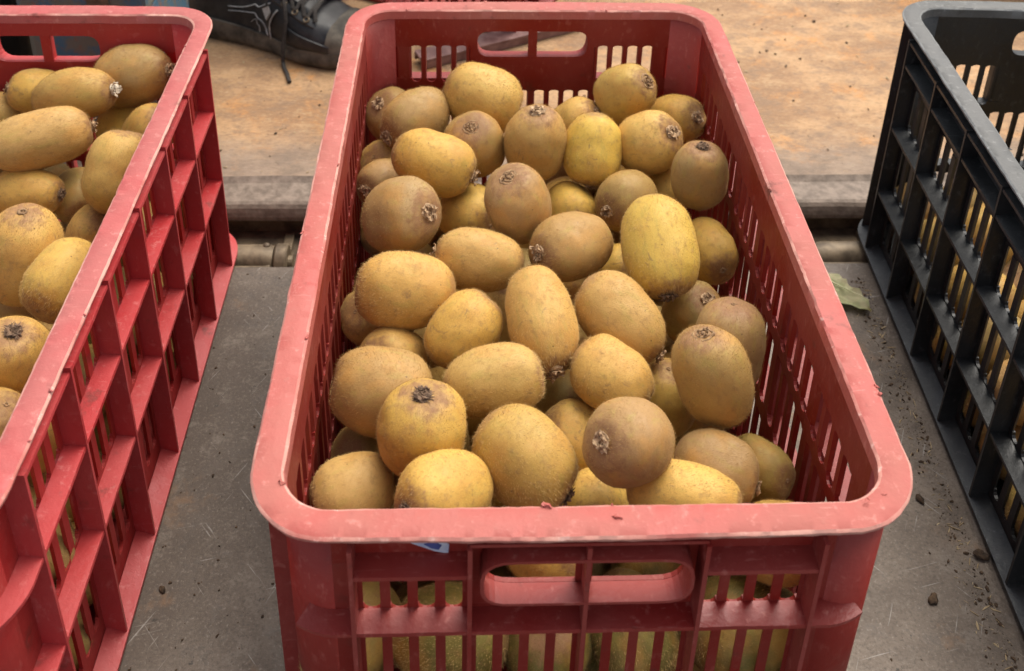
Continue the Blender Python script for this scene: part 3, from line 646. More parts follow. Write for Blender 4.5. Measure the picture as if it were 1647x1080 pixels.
TOP_C = [
(-0.045, 0.4455, 0.1968, 0.894, -0.256, -0.367, 0.0285, 1.22, 'g', 0),
(-0.1015, 0.4277, 0.1867, -0.729, -0.674, -0.12, 0.0254, 1.25, 'b', 1),
(-0.1206, 0.4648, 0.1633, -0.514, -0.358, 0.779, 0.0239, 1.2, 'b', 1),
(-0.0837, 0.3573, 0.1953, 0.942, -0.177, -0.285, 0.0245, 1.38, 'g', 1),
(-0.0515, 0.3942, 0.1847, -0.129, -0.398, 0.908, 0.0247, 1.2, 'b', 2),
(-0.003, 0.382, 0.1951, -0.004, -0.027, 1.0, 0.0248, 1.32, 'm', 1),
(0.0427, 0.3787, 0.1918, -0.084, -0.576, -0.813, 0.0228, 1.3, 'y', 1),
(0.0354, 0.4435, 0.17, 0.688, -0.241, 0.685, 0.0225, 1.2, 'g', 1),
(0.0784, 0.4483, 0.2, 0.592, -0.384, 0.708, 0.0244, 1.15, 'm', 2),
(0.0881, 0.3869, 0.192, 0.586, -0.446, 0.677, 0.0255, 1.14, 'g', 1),
(0.1231, 0.449, 0.1726, 0.579, -0.636, 0.51, 0.0225, 1.2, 'g', 1),
(0.1222, 0.3427, 0.192, -0.006, 0.038, 0.999, 0.0209, 1.36, 'b', 3),
(-0.1068, 0.2982, 0.192, 0.733, -0.49, 0.473, 0.0263, 1.17, 'b', 1),
(-0.0559, 0.3501, 0.15, 0.615, -0.766, 0.187, 0.0233, 1.2, 'y', 0),
(-0.021, 0.303, 0.198, -0.26, -0.139, 0.956, 0.0253, 1.18, 'b', 2),
(0.0258, 0.3518, 0.15, 0.09, -0.964, 0.251, 0.0225, 1.2, 'y', 0),
(0.0658, 0.3357, 0.175, -0.688, -0.716, 0.119, 0.0218, 1.22, 'b', 1),
(0.0758, 0.2539, 0.2, 0.036, -0.921, -0.389, 0.0248, 1.54, 'y', 3),
(0.1246, 0.2998, 0.1559, 0.149, -0.976, 0.158, 0.0201, 1.45, 'g', 4),
(-0.0499, 0.2581, 0.185, -0.984, 0.127, 0.126, 0.0214, 1.48, 'm', 1),
(0.0157, 0.2695, 0.187, -0.812, -0.531, 0.242, 0.0244, 1.28, 'b', 1),
(-0.0999, 0.2272, 0.1864, -0.994, 0.026, 0.107, 0.0253, 1.34, 'g', 0),
(-0.0599, 0.1969, 0.1808, 0.657, 0.533, 0.534, 0.0212, 1.28, 'g', 0),
(-0.0098, 0.1931, 0.1924, 0.208, -0.92, -0.331, 0.023, 1.6, 'g', 1),
(0.0436, 0.2009, 0.185, 0.725, -0.549, -0.416, 0.0222, 1.5, 'm', 1),
(0.1108, 0.1795, 0.1792, 0.054, 0.282, 0.958, 0.0234, 1.4, 'b', 0),
(0.0909, 0.1424, 0.1958, -0.256, 0.19, 0.948, 0.0231, 1.38, 'b', 2),
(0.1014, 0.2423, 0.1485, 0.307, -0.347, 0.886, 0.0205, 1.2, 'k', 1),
(-0.1095, 0.1442, 0.1833, -0.982, 0.083, 0.17, 0.0267, 1.2, 'b', 0),
(-0.1063, 0.1971, 0.1546, -0.481, -0.523, 0.704, 0.0206, 1.2, 'm', 0),
(-0.0407, 0.1478, 0.1874, 0.991, 0.08, 0.109, 0.0211, 1.48, 'm', 0),
(-0.0833, 0.1044, 0.1977, 0.038, 0.047, 0.998, 0.0248, 1.08, 'g', 3),
(0.0328, 0.1563, 0.18, 0.807, -0.498, -0.318, 0.0223, 1.22, 'g', 0),
(-0.025, 0.0909, 0.1892, 0.757, -0.531, -0.382, 0.0245, 1.26, 'm', 3),
(0.0104, 0.1361, 0.1497, -0.781, 0.033, 0.624, 0.0204, 1.2, 'g', 0),
(0.0311, 0.0848, 0.2094, -0.722, -0.445, 0.53, 0.0234, 1.04, 'b', 1),
(0.0739, 0.1763, 0.1388, -0.039, 0.096, 0.995, 0.0203, 1.3, 'm', 0),
(0.0876, 0.1007, 0.1667, 0.898, -0.429, -0.095, 0.0204, 1.22, 'b', 1),
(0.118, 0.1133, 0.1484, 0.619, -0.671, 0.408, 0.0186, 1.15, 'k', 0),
(0.063, 0.0722, 0.1771, 0.965, -0.262, 0.024, 0.02, 1.62, 'y', 4),
(-0.0691, 0.0649, 0.195, -0.699, -0.625, 0.349, 0.0204, 1.46, 'y', 3),
(-0.1212, 0.088, 0.1677, -0.925, -0.345, -0.159, 0.0198, 1.18, 'm', 0),
(0.017, 0.0919, 0.1475, -0.228, -0.897, 0.377, 0.0197, 1.15, 'y', 0),
(-0.0128, 0.0628, 0.1532, 0.633, -0.503, 0.589, 0.0208, 1.2, 'g', 0),
(0.1151, 0.0625, 0.155, 0.491, -0.603, 0.629, 0.0214, 1.15, 'g', 0),
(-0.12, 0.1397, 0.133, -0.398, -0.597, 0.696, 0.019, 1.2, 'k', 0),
(-0.126, 0.2548, 0.1347, -0.44, -0.492, 0.752, 0.0199, 1.2, 'm', 0),
(-0.1243, 0.3778, 0.159, -0.6, -0.742, 0.3, 0.0204, 1.2, 'b', 1),
(-0.1259, 0.4161, 0.1483, -0.409, -0.51, 0.757, 0.0208, 1.2, 'm', 0),
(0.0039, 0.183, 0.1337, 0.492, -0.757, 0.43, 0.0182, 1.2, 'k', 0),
(0.055, 0.2901, 0.1427, 0.39, -0.693, 0.606, 0.0205, 1.2, 'y', 0),
(0.108, 0.3811, 0.1523, -0.039, -0.97, -0.24, 0.0212, 1.2, 'y', 0)]
TOP_L = [
(-0.3471, 0.4775, 0.1981, 0.961, -0.105, 0.255, 0.0266, 1.32, 'b', 1),
(-0.3864, 0.4431, 0.2013, 0.98, -0.051, 0.194, 0.0219, 1.62, 'm', 5),
(-0.4319, 0.4721, 0.1846, -0.918, -0.214, 0.333, 0.0205, 1.15, 'g', 1),
(-0.3924, 0.379, 0.2023, 0.905, 0.425, -0.006, 0.0235, 1.72, 'm', 1),
(-0.3243, 0.3498, 0.1924, 0.187, 0.637, 0.748, 0.0274, 1.2, 'g', 0),
(-0.3589, 0.4657, 0.155, 0.95, -0.201, 0.239, 0.0205, 1.2, 'y', 0),
(-0.3263, 0.4349, 0.17, 0.631, -0.267, 0.728, 0.0213, 1.2, 'g', 0),
(-0.3982, 0.3563, 0.1688, 0.993, -0.12, 0.006, 0.0196, 1.4, 'g', 3),
(-0.362, 0.2577, 0.1936, 0.128, 0.117, 0.985, 0.0276, 1.26, 'g', 4),
(-0.3239, 0.2298, 0.1957, -0.357, -0.924, -0.14, 0.0229, 1.25, 'g', 0),
(-0.3361, 0.1649, 0.1868, 0.245, -0.05, 0.968, 0.0238, 1.3, 'g', 3),
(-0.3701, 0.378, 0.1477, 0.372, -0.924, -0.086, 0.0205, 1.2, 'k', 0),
(-0.3456, 0.3362, 0.1465, 0.611, -0.223, 0.76, 0.0196, 1.2, 'g', 0),
(-0.4672, 0.4648, 0.1633, 0.919, 0.307, -0.246, 0.0214, 1.2, 'm', 0),
(-0.4436, 0.3817, 0.1736, 0.949, -0.131, 0.288, 0.0222, 1.3, 'm', 5),
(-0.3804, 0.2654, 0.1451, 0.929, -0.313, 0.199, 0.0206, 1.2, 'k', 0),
(-0.3343, 0.1217, 0.1822, 0.604, 0.017, 0.797, 0.0212, 1.2, 'g', 0),
(-0.3131, 0.1438, 0.1551, 0.587, 0.027, 0.809, 0.0219, 1.2, 'g', 0)]
FILL_C = [
(-0.1207, 0.0983, 0.0308, -0.517, -0.547, -0.659, 0.024, 1.31),
(0.086, 0.3814, 0.0336, -0.728, -0.064, -0.683, 0.0258, 1.34),
(-0.124, 0.3098, 0.0677, 0.166, -0.948, 0.272, 0.0232, 1.21),
(-0.1201, 0.3715, 0.0565, -0.474, 0.027, 0.88, 0.0251, 1.31),
(-0.0764, 0.0879, 0.0631, -0.783, -0.47, -0.407, 0.0245, 1.2),
(-0.0671, 0.1983, 0.0621, -0.971, 0.209, 0.116, 0.023, 1.38),
(-0.0685, 0.3832, 0.0682, 0.846, -0.311, 0.434, 0.0241, 1.36),
(-0.0696, 0.4324, 0.0717, -0.276, -0.674, -0.685, 0.0251, 1.22),
(0.0029, 0.0615, 0.0529, -0.122, 0.856, -0.503, 0.0248, 1.17),
(-0.0261, 0.0962, 0.0694, 0.908, -0.245, -0.34, 0.0226, 1.15),
(-0.0238, 0.224, 0.0614, 0.883, -0.45, 0.131, 0.0242, 1.29),
(0.0606, 0.0454, 0.069, -0.45, -0.625, -0.638, 0.0254, 1.32),
(0.0214, 0.0983, 0.0762, 0.358, 0.354, -0.864, 0.0246, 1.23),
(0.0879, 0.1709, 0.0728, -0.17, 0.928, -0.33, 0.0254, 1.3),
(0.0722, 0.2211, 0.0636, -0.154, 0.141, 0.978, 0.0227, 1.35),
(0.1122, 0.2528, 0.0522, 0.869, 0.12, -0.48, 0.0255, 1.25),
(0.0874, 0.3062, 0.0643, 0.511, 0.768, 0.386, 0.0246, 1.39),
(0.1038, 0.4008, 0.0812, -0.122, -0.937, 0.328, 0.0244, 1.23),
(0.079, 0.455, 0.0667, -0.886, -0.283, -0.366, 0.0256, 1.29),
(-0.1207, 0.046, 0.1044, 0.494, 0.861, -0.124, 0.0245, 1.28),
(-0.1235, 0.0964, 0.1219, -0.061, 0.702, 0.709, 0.0233, 1.19),
(-0.1118, 0.1741, 0.0865, 0.871, -0.035, -0.49, 0.0227, 1.39),
(-0.119, 0.217, 0.1107, 0.778, 0.628, 0.027, 0.0255, 1.17),
(-0.1157, 0.2947, 0.1106, -0.63, 0.63, 0.455, 0.0244, 1.28),
(-0.1053, 0.3453, 0.0999, -0.081, -0.516, 0.853, 0.023, 1.29),
(-0.1196, 0.3891, 0.105, 0.651, 0.755, 0.083, 0.0228, 1.37),
(-0.0662, 0.0404, 0.1131, -0.981, 0.154, -0.116, 0.024, 1.38),
(-0.0729, 0.1078, 0.1076, 0.982, -0.159, 0.099, 0.0257, 1.37),
(-0.0814, 0.1568, 0.1163, 0.171, 0.651, 0.74, 0.0246, 1.18),
(-0.0663, 0.2024, 0.1076, -0.995, 0.038, -0.095, 0.0253, 1.22),
(-0.0776, 0.2508, 0.1099, -0.301, -0.941, 0.152, 0.0228, 1.21),
(-0.0676, 0.3038, 0.1133, 0.081, 0.912, 0.402, 0.0253, 1.17),
(-0.0667, 0.3983, 0.1136, 0.55, -0.653, 0.521, 0.0258, 1.28),
(-0.0122, 0.0414, 0.1021, -0.061, -0.307, 0.95, 0.025, 1.28),
(-0.0129, 0.096, 0.1124, 0.64, -0.73, 0.239, 0.0237, 1.35),
(-0.0267, 0.1477, 0.1056, -0.799, -0.478, 0.364, 0.025, 1.32),
(-0.0173, 0.2225, 0.1094, -0.739, 0.342, -0.58, 0.0235, 1.34),
(-0.0294, 0.271, 0.1058, 0.198, 0.43, 0.881, 0.0256, 1.31),
(-0.0206, 0.3253, 0.1054, -0.938, 0.321, -0.13, 0.0244, 1.36),
(-0.0173, 0.3726, 0.1014, 0.95, 0.036, -0.311, 0.0243, 1.22),
(-0.019, 0.435, 0.0946, -0.067, -0.98, 0.19, 0.0257, 1.18),
(0.0342, 0.0429, 0.1105, 0.501, -0.691, -0.522, 0.0235, 1.27),
(0.0508, 0.0903, 0.1109, -0.165, 0.981, 0.102, 0.023, 1.27),
(0.0584, 0.1422, 0.1059, -0.961, 0.252, 0.111, 0.0255, 1.2),
(0.0403, 0.2111, 0.1088, 0.845, -0.531, 0.062, 0.0239, 1.22),
(0.0183, 0.2671, 0.0985, 0.34, -0.91, 0.237, 0.0245, 1.21),
(0.0335, 0.3176, 0.1116, -0.267, -0.96, 0.083, 0.0235, 1.27),
(0.0246, 0.4059, 0.1088, 0.18, 0.983, 0.029, 0.0249, 1.24),
(0.0386, 0.4642, 0.1004, -0.354, -0.858, 0.373, 0.0253, 1.25),
(0.0997, 0.0423, 0.1105, 0.995, 0.042, -0.086, 0.0259, 1.36),
(0.0993, 0.0957, 0.0994, 0.611, 0.786, 0.1, 0.0246, 1.39),
(0.0923, 0.2111, 0.1079, 0.697, -0.716, 0.041, 0.0231, 1.24),
(0.0794, 0.2689, 0.0964, -0.627, 0.415, -0.659, 0.0235, 1.29),
(0.0976, 0.3372, 0.1063, -0.767, -0.595, 0.24, 0.0241, 1.2),
(0.0745, 0.3769, 0.1204, 0.271, 0.893, -0.359, 0.0245, 1.29),
(0.0841, 0.435, 0.11, -0.376, -0.908, 0.184, 0.0228, 1.3)]
FILL_L = [
(-0.4367, 0.2726, 0.0283, -0.173, 0.916, 0.363, 0.0255, 1.21),
(-0.3229, 0.0885, 0.0277, 0.861, 0.509, 0.01, 0.0257, 1.38),
(-0.3165, 0.1425, 0.0319, 0.421, -0.639, 0.644, 0.0259, 1.28),
(-0.3293, 0.2055, 0.0285, -0.935, 0.186, 0.303, 0.0255, 1.27),
(-0.3192, 0.3169, 0.0271, -0.968, -0.247, 0.041, 0.0237, 1.27),
(-0.314, 0.4252, 0.027, -0.029, 0.988, 0.151, 0.0239, 1.3),
(-0.5224, 0.1406, 0.0791, 0.635, -0.494, 0.594, 0.0253, 1.39),
(-0.5145, 0.2862, 0.071, 0.972, -0.14, -0.191, 0.0232, 1.28),
(-0.5356, 0.3273, 0.0736, -0.457, -0.064, -0.887, 0.0232, 1.33),
(-0.5222, 0.3724, 0.0741, 0.683, 0.21, -0.699, 0.0258, 1.35),
(-0.4685, 0.1498, 0.0644, 0.926, 0.297, -0.233, 0.0245, 1.24),
(-0.4629, 0.251, 0.0642, 0.922, -0.322, 0.213, 0.0255, 1.23),
(-0.4853, 0.3235, 0.0685, 0.997, 0.077, 0.03, 0.0239, 1.29),
(-0.4198, 0.1959, 0.072, 0.367, -0.012, -0.93, 0.0259, 1.24),
(-0.4088, 0.2656, 0.0633, 0.561, 0.692, -0.454, 0.0229, 1.32),
(-0.4361, 0.3074, 0.0661, -0.239, -0.317, 0.918, 0.0253, 1.18),
(-0.3652, 0.1405, 0.0679, 0.279, 0.658, -0.699, 0.0226, 1.31),
(-0.3896, 0.3174, 0.0741, -0.254, -0.904, 0.343, 0.0253, 1.37),
(-0.3262, 0.1762, 0.0638, 0.689, 0.635, 0.349, 0.0231, 1.27),
(-0.3196, 0.2242, 0.0683, 0.94, -0.207, -0.271, 0.0228, 1.25),
(-0.3171, 0.3866, 0.065, -0.945, 0.302, -0.127, 0.0243, 1.18),
(-0.3229, 0.4532, 0.067, 0.352, 0.93, -0.106, 0.0254, 1.38),
(-0.5358, 0.2107, 0.1023, -0.163, -0.977, -0.137, 0.0236, 1.18),
(-0.534, 0.261, 0.1023, -0.691, 0.721, -0.049, 0.0228, 1.24),
(-0.5331, 0.3201, 0.1246, -0.203, 0.822, 0.532, 0.0244, 1.37),
(-0.5345, 0.398, 0.1226, -0.095, -0.626, -0.774, 0.0248, 1.2),
(-0.5268, 0.4529, 0.102, 0.999, -0.032, -0.041, 0.0248, 1.33),
(-0.4814, 0.0877, 0.1097, 0.848, 0.53, -0.016, 0.0236, 1.34),
(-0.4899, 0.1632, 0.105, -0.241, 0.355, -0.903, 0.0227, 1.24),
(-0.4856, 0.2147, 0.1056, 0.52, -0.83, -0.2, 0.0256, 1.34),
(-0.483, 0.2726, 0.1046, -0.703, -0.671, -0.237, 0.0258, 1.22),
(-0.487, 0.3271, 0.113, 0.64, -0.769, 0.002, 0.0233, 1.33),
(-0.4862, 0.379, 0.1102, -0.957, -0.232, -0.172, 0.0256, 1.18),
(-0.4755, 0.4328, 0.1051, -0.195, -0.666, -0.72, 0.0252, 1.39),
(-0.4365, 0.0424, 0.1138, -0.447, -0.639, -0.626, 0.024, 1.22),
(-0.4284, 0.1086, 0.1082, -0.565, -0.208, -0.799, 0.0238, 1.19),
(-0.4394, 0.1576, 0.1016, -0.772, 0.585, 0.249, 0.025, 1.29),
(-0.4276, 0.2198, 0.1189, -0.922, 0.359, 0.144, 0.0243, 1.4),
(-0.4355, 0.2657, 0.1022, 0.328, 0.929, 0.171, 0.0226, 1.24),
(-0.4336, 0.3279, 0.1149, 0.676, 0.25, 0.693, 0.0251, 1.25),
(-0.4361, 0.3794, 0.1056, 0.428, -0.903, 0.025, 0.0229, 1.17),
(-0.4286, 0.4431, 0.1027, 0.25, 0.968, 0.022, 0.0242, 1.21),
(-0.3802, 0.042, 0.1125, -0.945, -0.097, -0.311, 0.0256, 1.39),
(-0.376, 0.0919, 0.1106, -0.998, -0.057, -0.011, 0.0258, 1.32),
(-0.3896, 0.1488, 0.1058, 0.037, 0.918, -0.396, 0.0227, 1.36),
(-0.3733, 0.2199, 0.1087, -0.009, 0.612, -0.791, 0.0241, 1.34),
(-0.3686, 0.2721, 0.0951, -0.184, 0.964, 0.191, 0.0229, 1.24),
(-0.3885, 0.3652, 0.0971, -0.589, 0.76, -0.274, 0.0254, 1.19),
(-0.3189, 0.0447, 0.1188, 0.655, 0.634, 0.411, 0.0247, 1.33),
(-0.3173, 0.1007, 0.1112, 0.555, -0.714, -0.427, 0.0251, 1.29),
(-0.3427, 0.1582, 0.105, 0.041, -0.994, 0.098, 0.0259, 1.38),
(-0.3204, 0.2186, 0.1146, 0.064, -0.854, 0.517, 0.0246, 1.24),
(-0.3248, 0.2692, 0.1153, 0.963, 0.105, -0.248, 0.0234, 1.3),
(-0.3152, 0.3152, 0.0892, -0.175, 0.868, 0.464, 0.0252, 1.39),
(-0.3235, 0.3772, 0.1101, 0.145, 0.959, -0.244, 0.0236, 1.38),
(-0.3217, 0.4367, 0.112, -0.917, -0.043, 0.396, 0.024, 1.37)]
FILL_B = [
(-0.1196, -0.0934, 0.0277, -0.767, -0.571, -0.293, 0.0248, 1.18),
(-0.1177, -0.0452, 0.0308, -0.562, 0.489, -0.667, 0.0243, 1.31),
(-0.1206, 0.0039, 0.027, 0.683, 0.651, -0.332, 0.0242, 1.2),
(-0.1178, 0.0553, 0.0268, 0.741, -0.618, -0.264, 0.0233, 1.39),
(-0.118, 0.1126, 0.0285, -0.808, -0.461, 0.366, 0.0254, 1.22),
(-0.1113, 0.1734, 0.0263, 0.967, -0.248, 0.06, 0.0236, 1.35),
(-0.0678, 0.1209, 0.0349, -0.015, -0.393, 0.92, 0.0244, 1.36),
(-0.009, -0.0641, 0.028, -0.952, -0.207, 0.226, 0.0247, 1.37),
(-0.0175, -0.0004, 0.0281, -0.207, 0.977, -0.052, 0.0256, 1.31),
(0.0523, -0.045, 0.0347, 0.297, 0.58, 0.758, 0.0252, 1.4),
(0.0432, 0.0802, 0.0287, -0.65, 0.712, 0.266, 0.0257, 1.23),
(0.0427, 0.13, 0.0287, 0.846, -0.009, 0.534, 0.024, 1.31),
(0.0369, 0.2122, 0.0352, -0.323, 0.182, 0.929, 0.0249, 1.33),
(0.0936, 0.1107, 0.0255, 0.952, -0.251, 0.175, 0.0225, 1.32),
(0.088, 0.1641, 0.0277, 0.589, -0.805, 0.068, 0.0246, 1.33),
(-0.1234, -0.216, 0.0731, -0.104, 0.973, -0.208, 0.0243, 1.17),
(-0.1233, -0.1226, 0.063, -0.136, 0.316, 0.939, 0.0234, 1.19),
(-0.1155, -0.0308, 0.0757, 0.967, 0.211, 0.144, 0.0243, 1.34),
(-0.1197, 0.0186, 0.0711, -0.703, 0.679, 0.211, 0.0256, 1.16),
(-0.1132, 0.0744, 0.0687, -0.357, 0.851, -0.386, 0.0245, 1.38),
(-0.1247, 0.1435, 0.0612, -0.19, 0.487, -0.853, 0.0225, 1.31),
(-0.124, 0.2039, 0.0561, -0.006, 0.607, -0.795, 0.0227, 1.28),
(-0.0795, -0.2028, 0.0688, 0.094, -0.993, -0.076, 0.0255, 1.36),
(-0.0605, -0.0988, 0.0579, -0.878, -0.392, 0.274, 0.0227, 1.3),
(-0.0679, -0.0561, 0.0661, 0.82, -0.239, 0.52, 0.025, 1.35),
(-0.0605, -0.0071, 0.0695, -0.945, -0.326, 0.012, 0.0259, 1.25),
(-0.0693, 0.0418, 0.0682, -0.841, -0.538, -0.063, 0.0257, 1.26),
(-0.0807, 0.1436, 0.0779, 0.515, 0.844, -0.148, 0.0253, 1.23),
(-0.0749, 0.2039, 0.0619, -0.725, -0.659, -0.199, 0.0241, 1.32),
(-0.0333, -0.2126, 0.0723, 0.138, -0.99, 0.011, 0.0241, 1.32),
(-0.0201, -0.1552, 0.0705, 0.122, -0.949, 0.292, 0.0246, 1.32),
(-0.0048, -0.1042, 0.0666, 0.957, -0.268, 0.109, 0.0247, 1.34),
(-0.0201, -0.0368, 0.0641, 0.745, -0.051, 0.665, 0.0237, 1.38),
(-0.0156, 0.0317, 0.0658, -0.883, -0.459, -0.101, 0.0236, 1.39),
(-0.0259, 0.0869, 0.0566, -0.905, 0.412, -0.11, 0.0252, 1.24),
(-0.0365, 0.1306, 0.0711, 0.212, -0.435, 0.875, 0.0232, 1.27),
(-0.0193, 0.1718, 0.0603, 0.846, 0.371, 0.383, 0.0228, 1.25),
(0.0281, -0.0507, 0.0792, -0.409, -0.813, 0.414, 0.0241, 1.22),
(0.0208, -0.0022, 0.0557, 0.39, -0.895, 0.217, 0.0236, 1.25),
(0.0416, 0.0459, 0.0615, 0.811, -0.16, -0.562, 0.0239, 1.37),
(0.0121, 0.1203, 0.0662, -0.896, -0.3, 0.328, 0.0233, 1.35),
(0.0353, 0.1704, 0.0606, 0.683, -0.473, -0.557, 0.0259, 1.31),
(0.0853, 0.0692, 0.0604, -0.585, 0.227, -0.778, 0.0229, 1.33),
(0.1042, 0.1252, 0.0663, 0.466, -0.642, 0.609, 0.0237, 1.32),
(0.0874, 0.2066, 0.0542, -0.737, 0.185, -0.65, 0.0243, 1.32)]
LAB_C = [
'golden egg-shaped kiwi at the back, left of the far hand hole, against the wall',
'brown kiwi in the far left corner, calyx turned down towards the left wall',
'small brown kiwi wedged behind another in the far left corner of the middle crate',
'bright golden oblong kiwi lying crosswise near the far left corner',
'brown kiwi with pale stem scar facing the camera, between two golden ones at back left',
'upright kiwi at the back centre with scar on top, right of the pale-scarred brown kiwi',
'upright yellow kiwi at the back centre, dried calyx pointing down',
'pale kiwi half hidden under the far wall slots, behind the upright yellow one',
'kiwi highest at the far right, button-like scar at its upper right, against the wall slots',
'golden kiwi at back right with brown scar low on its right side',
'kiwi by the far right corner with dark scar, half hidden behind the golden one',
'upright brown kiwi against the right wall with star-shaped scar on top',
'large round brown kiwi against the left wall, scar and dark nicks at its right end',
'smooth yellow kiwi low between the large round brown kiwi and the upright crumbled-top one',
'upright brown kiwi with rough crumbled top, left of centre in the upper half',
'greenish kiwi low in the gap right of the crumbled-top kiwi',
'brown kiwi with pale curled calyx at its lower left, touching the big yellow upright one',
'tall bright yellow kiwi standing upright right of centre, dark tuft underneath',
'golden kiwi leaning on the right wall behind the tall yellow one, small scar low',
'oblong kiwi left of centre with pale frilly calyx at its left tip',
'plump brown kiwi at centre with dried calyx at its lower left',
'wide golden kiwi against the left wall, lying crosswise, no calyx in view',
'small golden kiwi tilted up to the right, below the frilly-calyx kiwi',
'long golden kiwi standing upright at the very centre of the crate',
'oblong speckled kiwi tilted down to the right, right of the central upright one',
'big dull brown kiwi against the right wall, behind the reddish brown upright one',
'large reddish brown upright kiwi near the right wall with dark ragged line on top',
'olive kiwi low by the right wall, its calyx peeking over the big brown one',
'largest pale brown fuzzy kiwi against the left wall in the near half',
'kiwi peeking out behind the largest fuzzy brown kiwi at the left wall',
'oblong tan kiwi with a long groove, below the central upright one',
'round golden kiwi end-on with black tuft facing up, near left',
'orange speckled kiwi with a thin crack, right of the tan grooved one',
'large kiwi near the front centre tilted down right, dark tuft at its lower tip',
'golden kiwi half hidden between the front centre kiwi and the pale-calyx one',
'round dull brown kiwi end-on with pale crumpled calyx facing the camera',
'kiwi low in the gap left of the large reddish brown upright kiwi',
'brown kiwi with a dark spot, near the front right, behind the long yellow one',
'olive kiwi at the right wall, half hidden behind the dark-spotted one',
'long yellow kiwi lying crosswise at the front right against the near rim',
'bright yellow kiwi at the front left against the near rim, small brown scar below',
'dull golden kiwi in the near left corner against the rim',
'yellow kiwi low in the front gap under the pale-calyx kiwi',
'kiwi whose top just shows over the near rim at its middle',
'kiwi whose top just shows over the near rim by the right corner',
'dark kiwi deep in the shade beside the left wall, above the near left corner kiwi',
'shaded kiwi under the left side of the wide golden crosswise one',
'pale brown kiwi by the left wall just above the large round brown one',
'kiwi mostly hidden by the far left wall, above the pale brown one',
'greenish kiwi deep in the gap right of the tan grooved kiwi',
'kiwi glimpsed in the narrow gap left of the tall yellow kiwi',
'kiwi glimpsed under the golden kiwi with brown scar at back right']
LAB_L = [
'golden brown kiwi at the back of the left crate by its rim, calyx rightwards',
'long kiwi at the back of the left crate, white curled calyx at its right',
'small golden kiwi at the back left, behind the white-calyx kiwi',
'very long tan kiwi lying crosswise across the left crate, pinkish calyx at its right end',
'plump golden kiwi standing against the right rim of the left crate',
'smooth kiwi in the gap under the white-calyx kiwi of the left crate',
'golden kiwi half hidden by the right rim of the left crate, behind the plump one',
'golden kiwi with a reddish brown scar at its right, below the very long one',
'large golden kiwi at the left edge of the photo with a small scar on top',
"smooth golden kiwi cut by the left crate's rim, halfway down the left edge",
'lowest golden kiwi in the left crate with a dark tuft facing up',
'shaded kiwi deep beside the plump golden one in the left crate',
'kiwi partly hidden by the rim just below the plump golden one in the left crate',
'kiwi cut off by the left edge of the photo, above the very long tan one',
'kiwi at the left edge of the photo whose white calyx just shows',
'shaded kiwi between the large golden one and the lowest one in the left crate',
'kiwi low at the near left edge under the lowest tufted one',
'kiwi under the near rim bend of the left crate']
for d, lb in zip(TOP_C, LAB_C): kiwi(*d, lb, 'kiwis heaped in the middle red crate')
for d, lb in zip(TOP_L, LAB_L): kiwi(*d, lb, 'kiwis heaped in the left red crate')
for i, d in enumerate(FILL_C): kiwi(*d, 'oook'[i % 4] if d[1] < .12 and d[2] < .17 else 'kmkg'[i % 4], 0, 'kiwi buried under the heap of the middle red crate, seen only through gaps and slots', 'kiwis buried in the middle red crate')  # low front fruit: olive skin, with shade behind the slots put into the colour
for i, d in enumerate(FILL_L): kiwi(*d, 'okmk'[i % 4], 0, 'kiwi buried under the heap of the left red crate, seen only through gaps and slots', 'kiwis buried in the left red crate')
cb, sb_ = math.cos(BR), math.sin(BR)
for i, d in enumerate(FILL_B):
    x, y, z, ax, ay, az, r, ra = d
    kiwi(BX+x*cb-y*sb_, BY+x*sb_+y*cb, z, ax*cb-ay*sb_, ax*sb_+ay*cb, az, r, ra, 'kbkm'[i % 4], 0, 'kiwi lying low inside the black crate, seen only through its slots', 'kiwis inside the black crate')

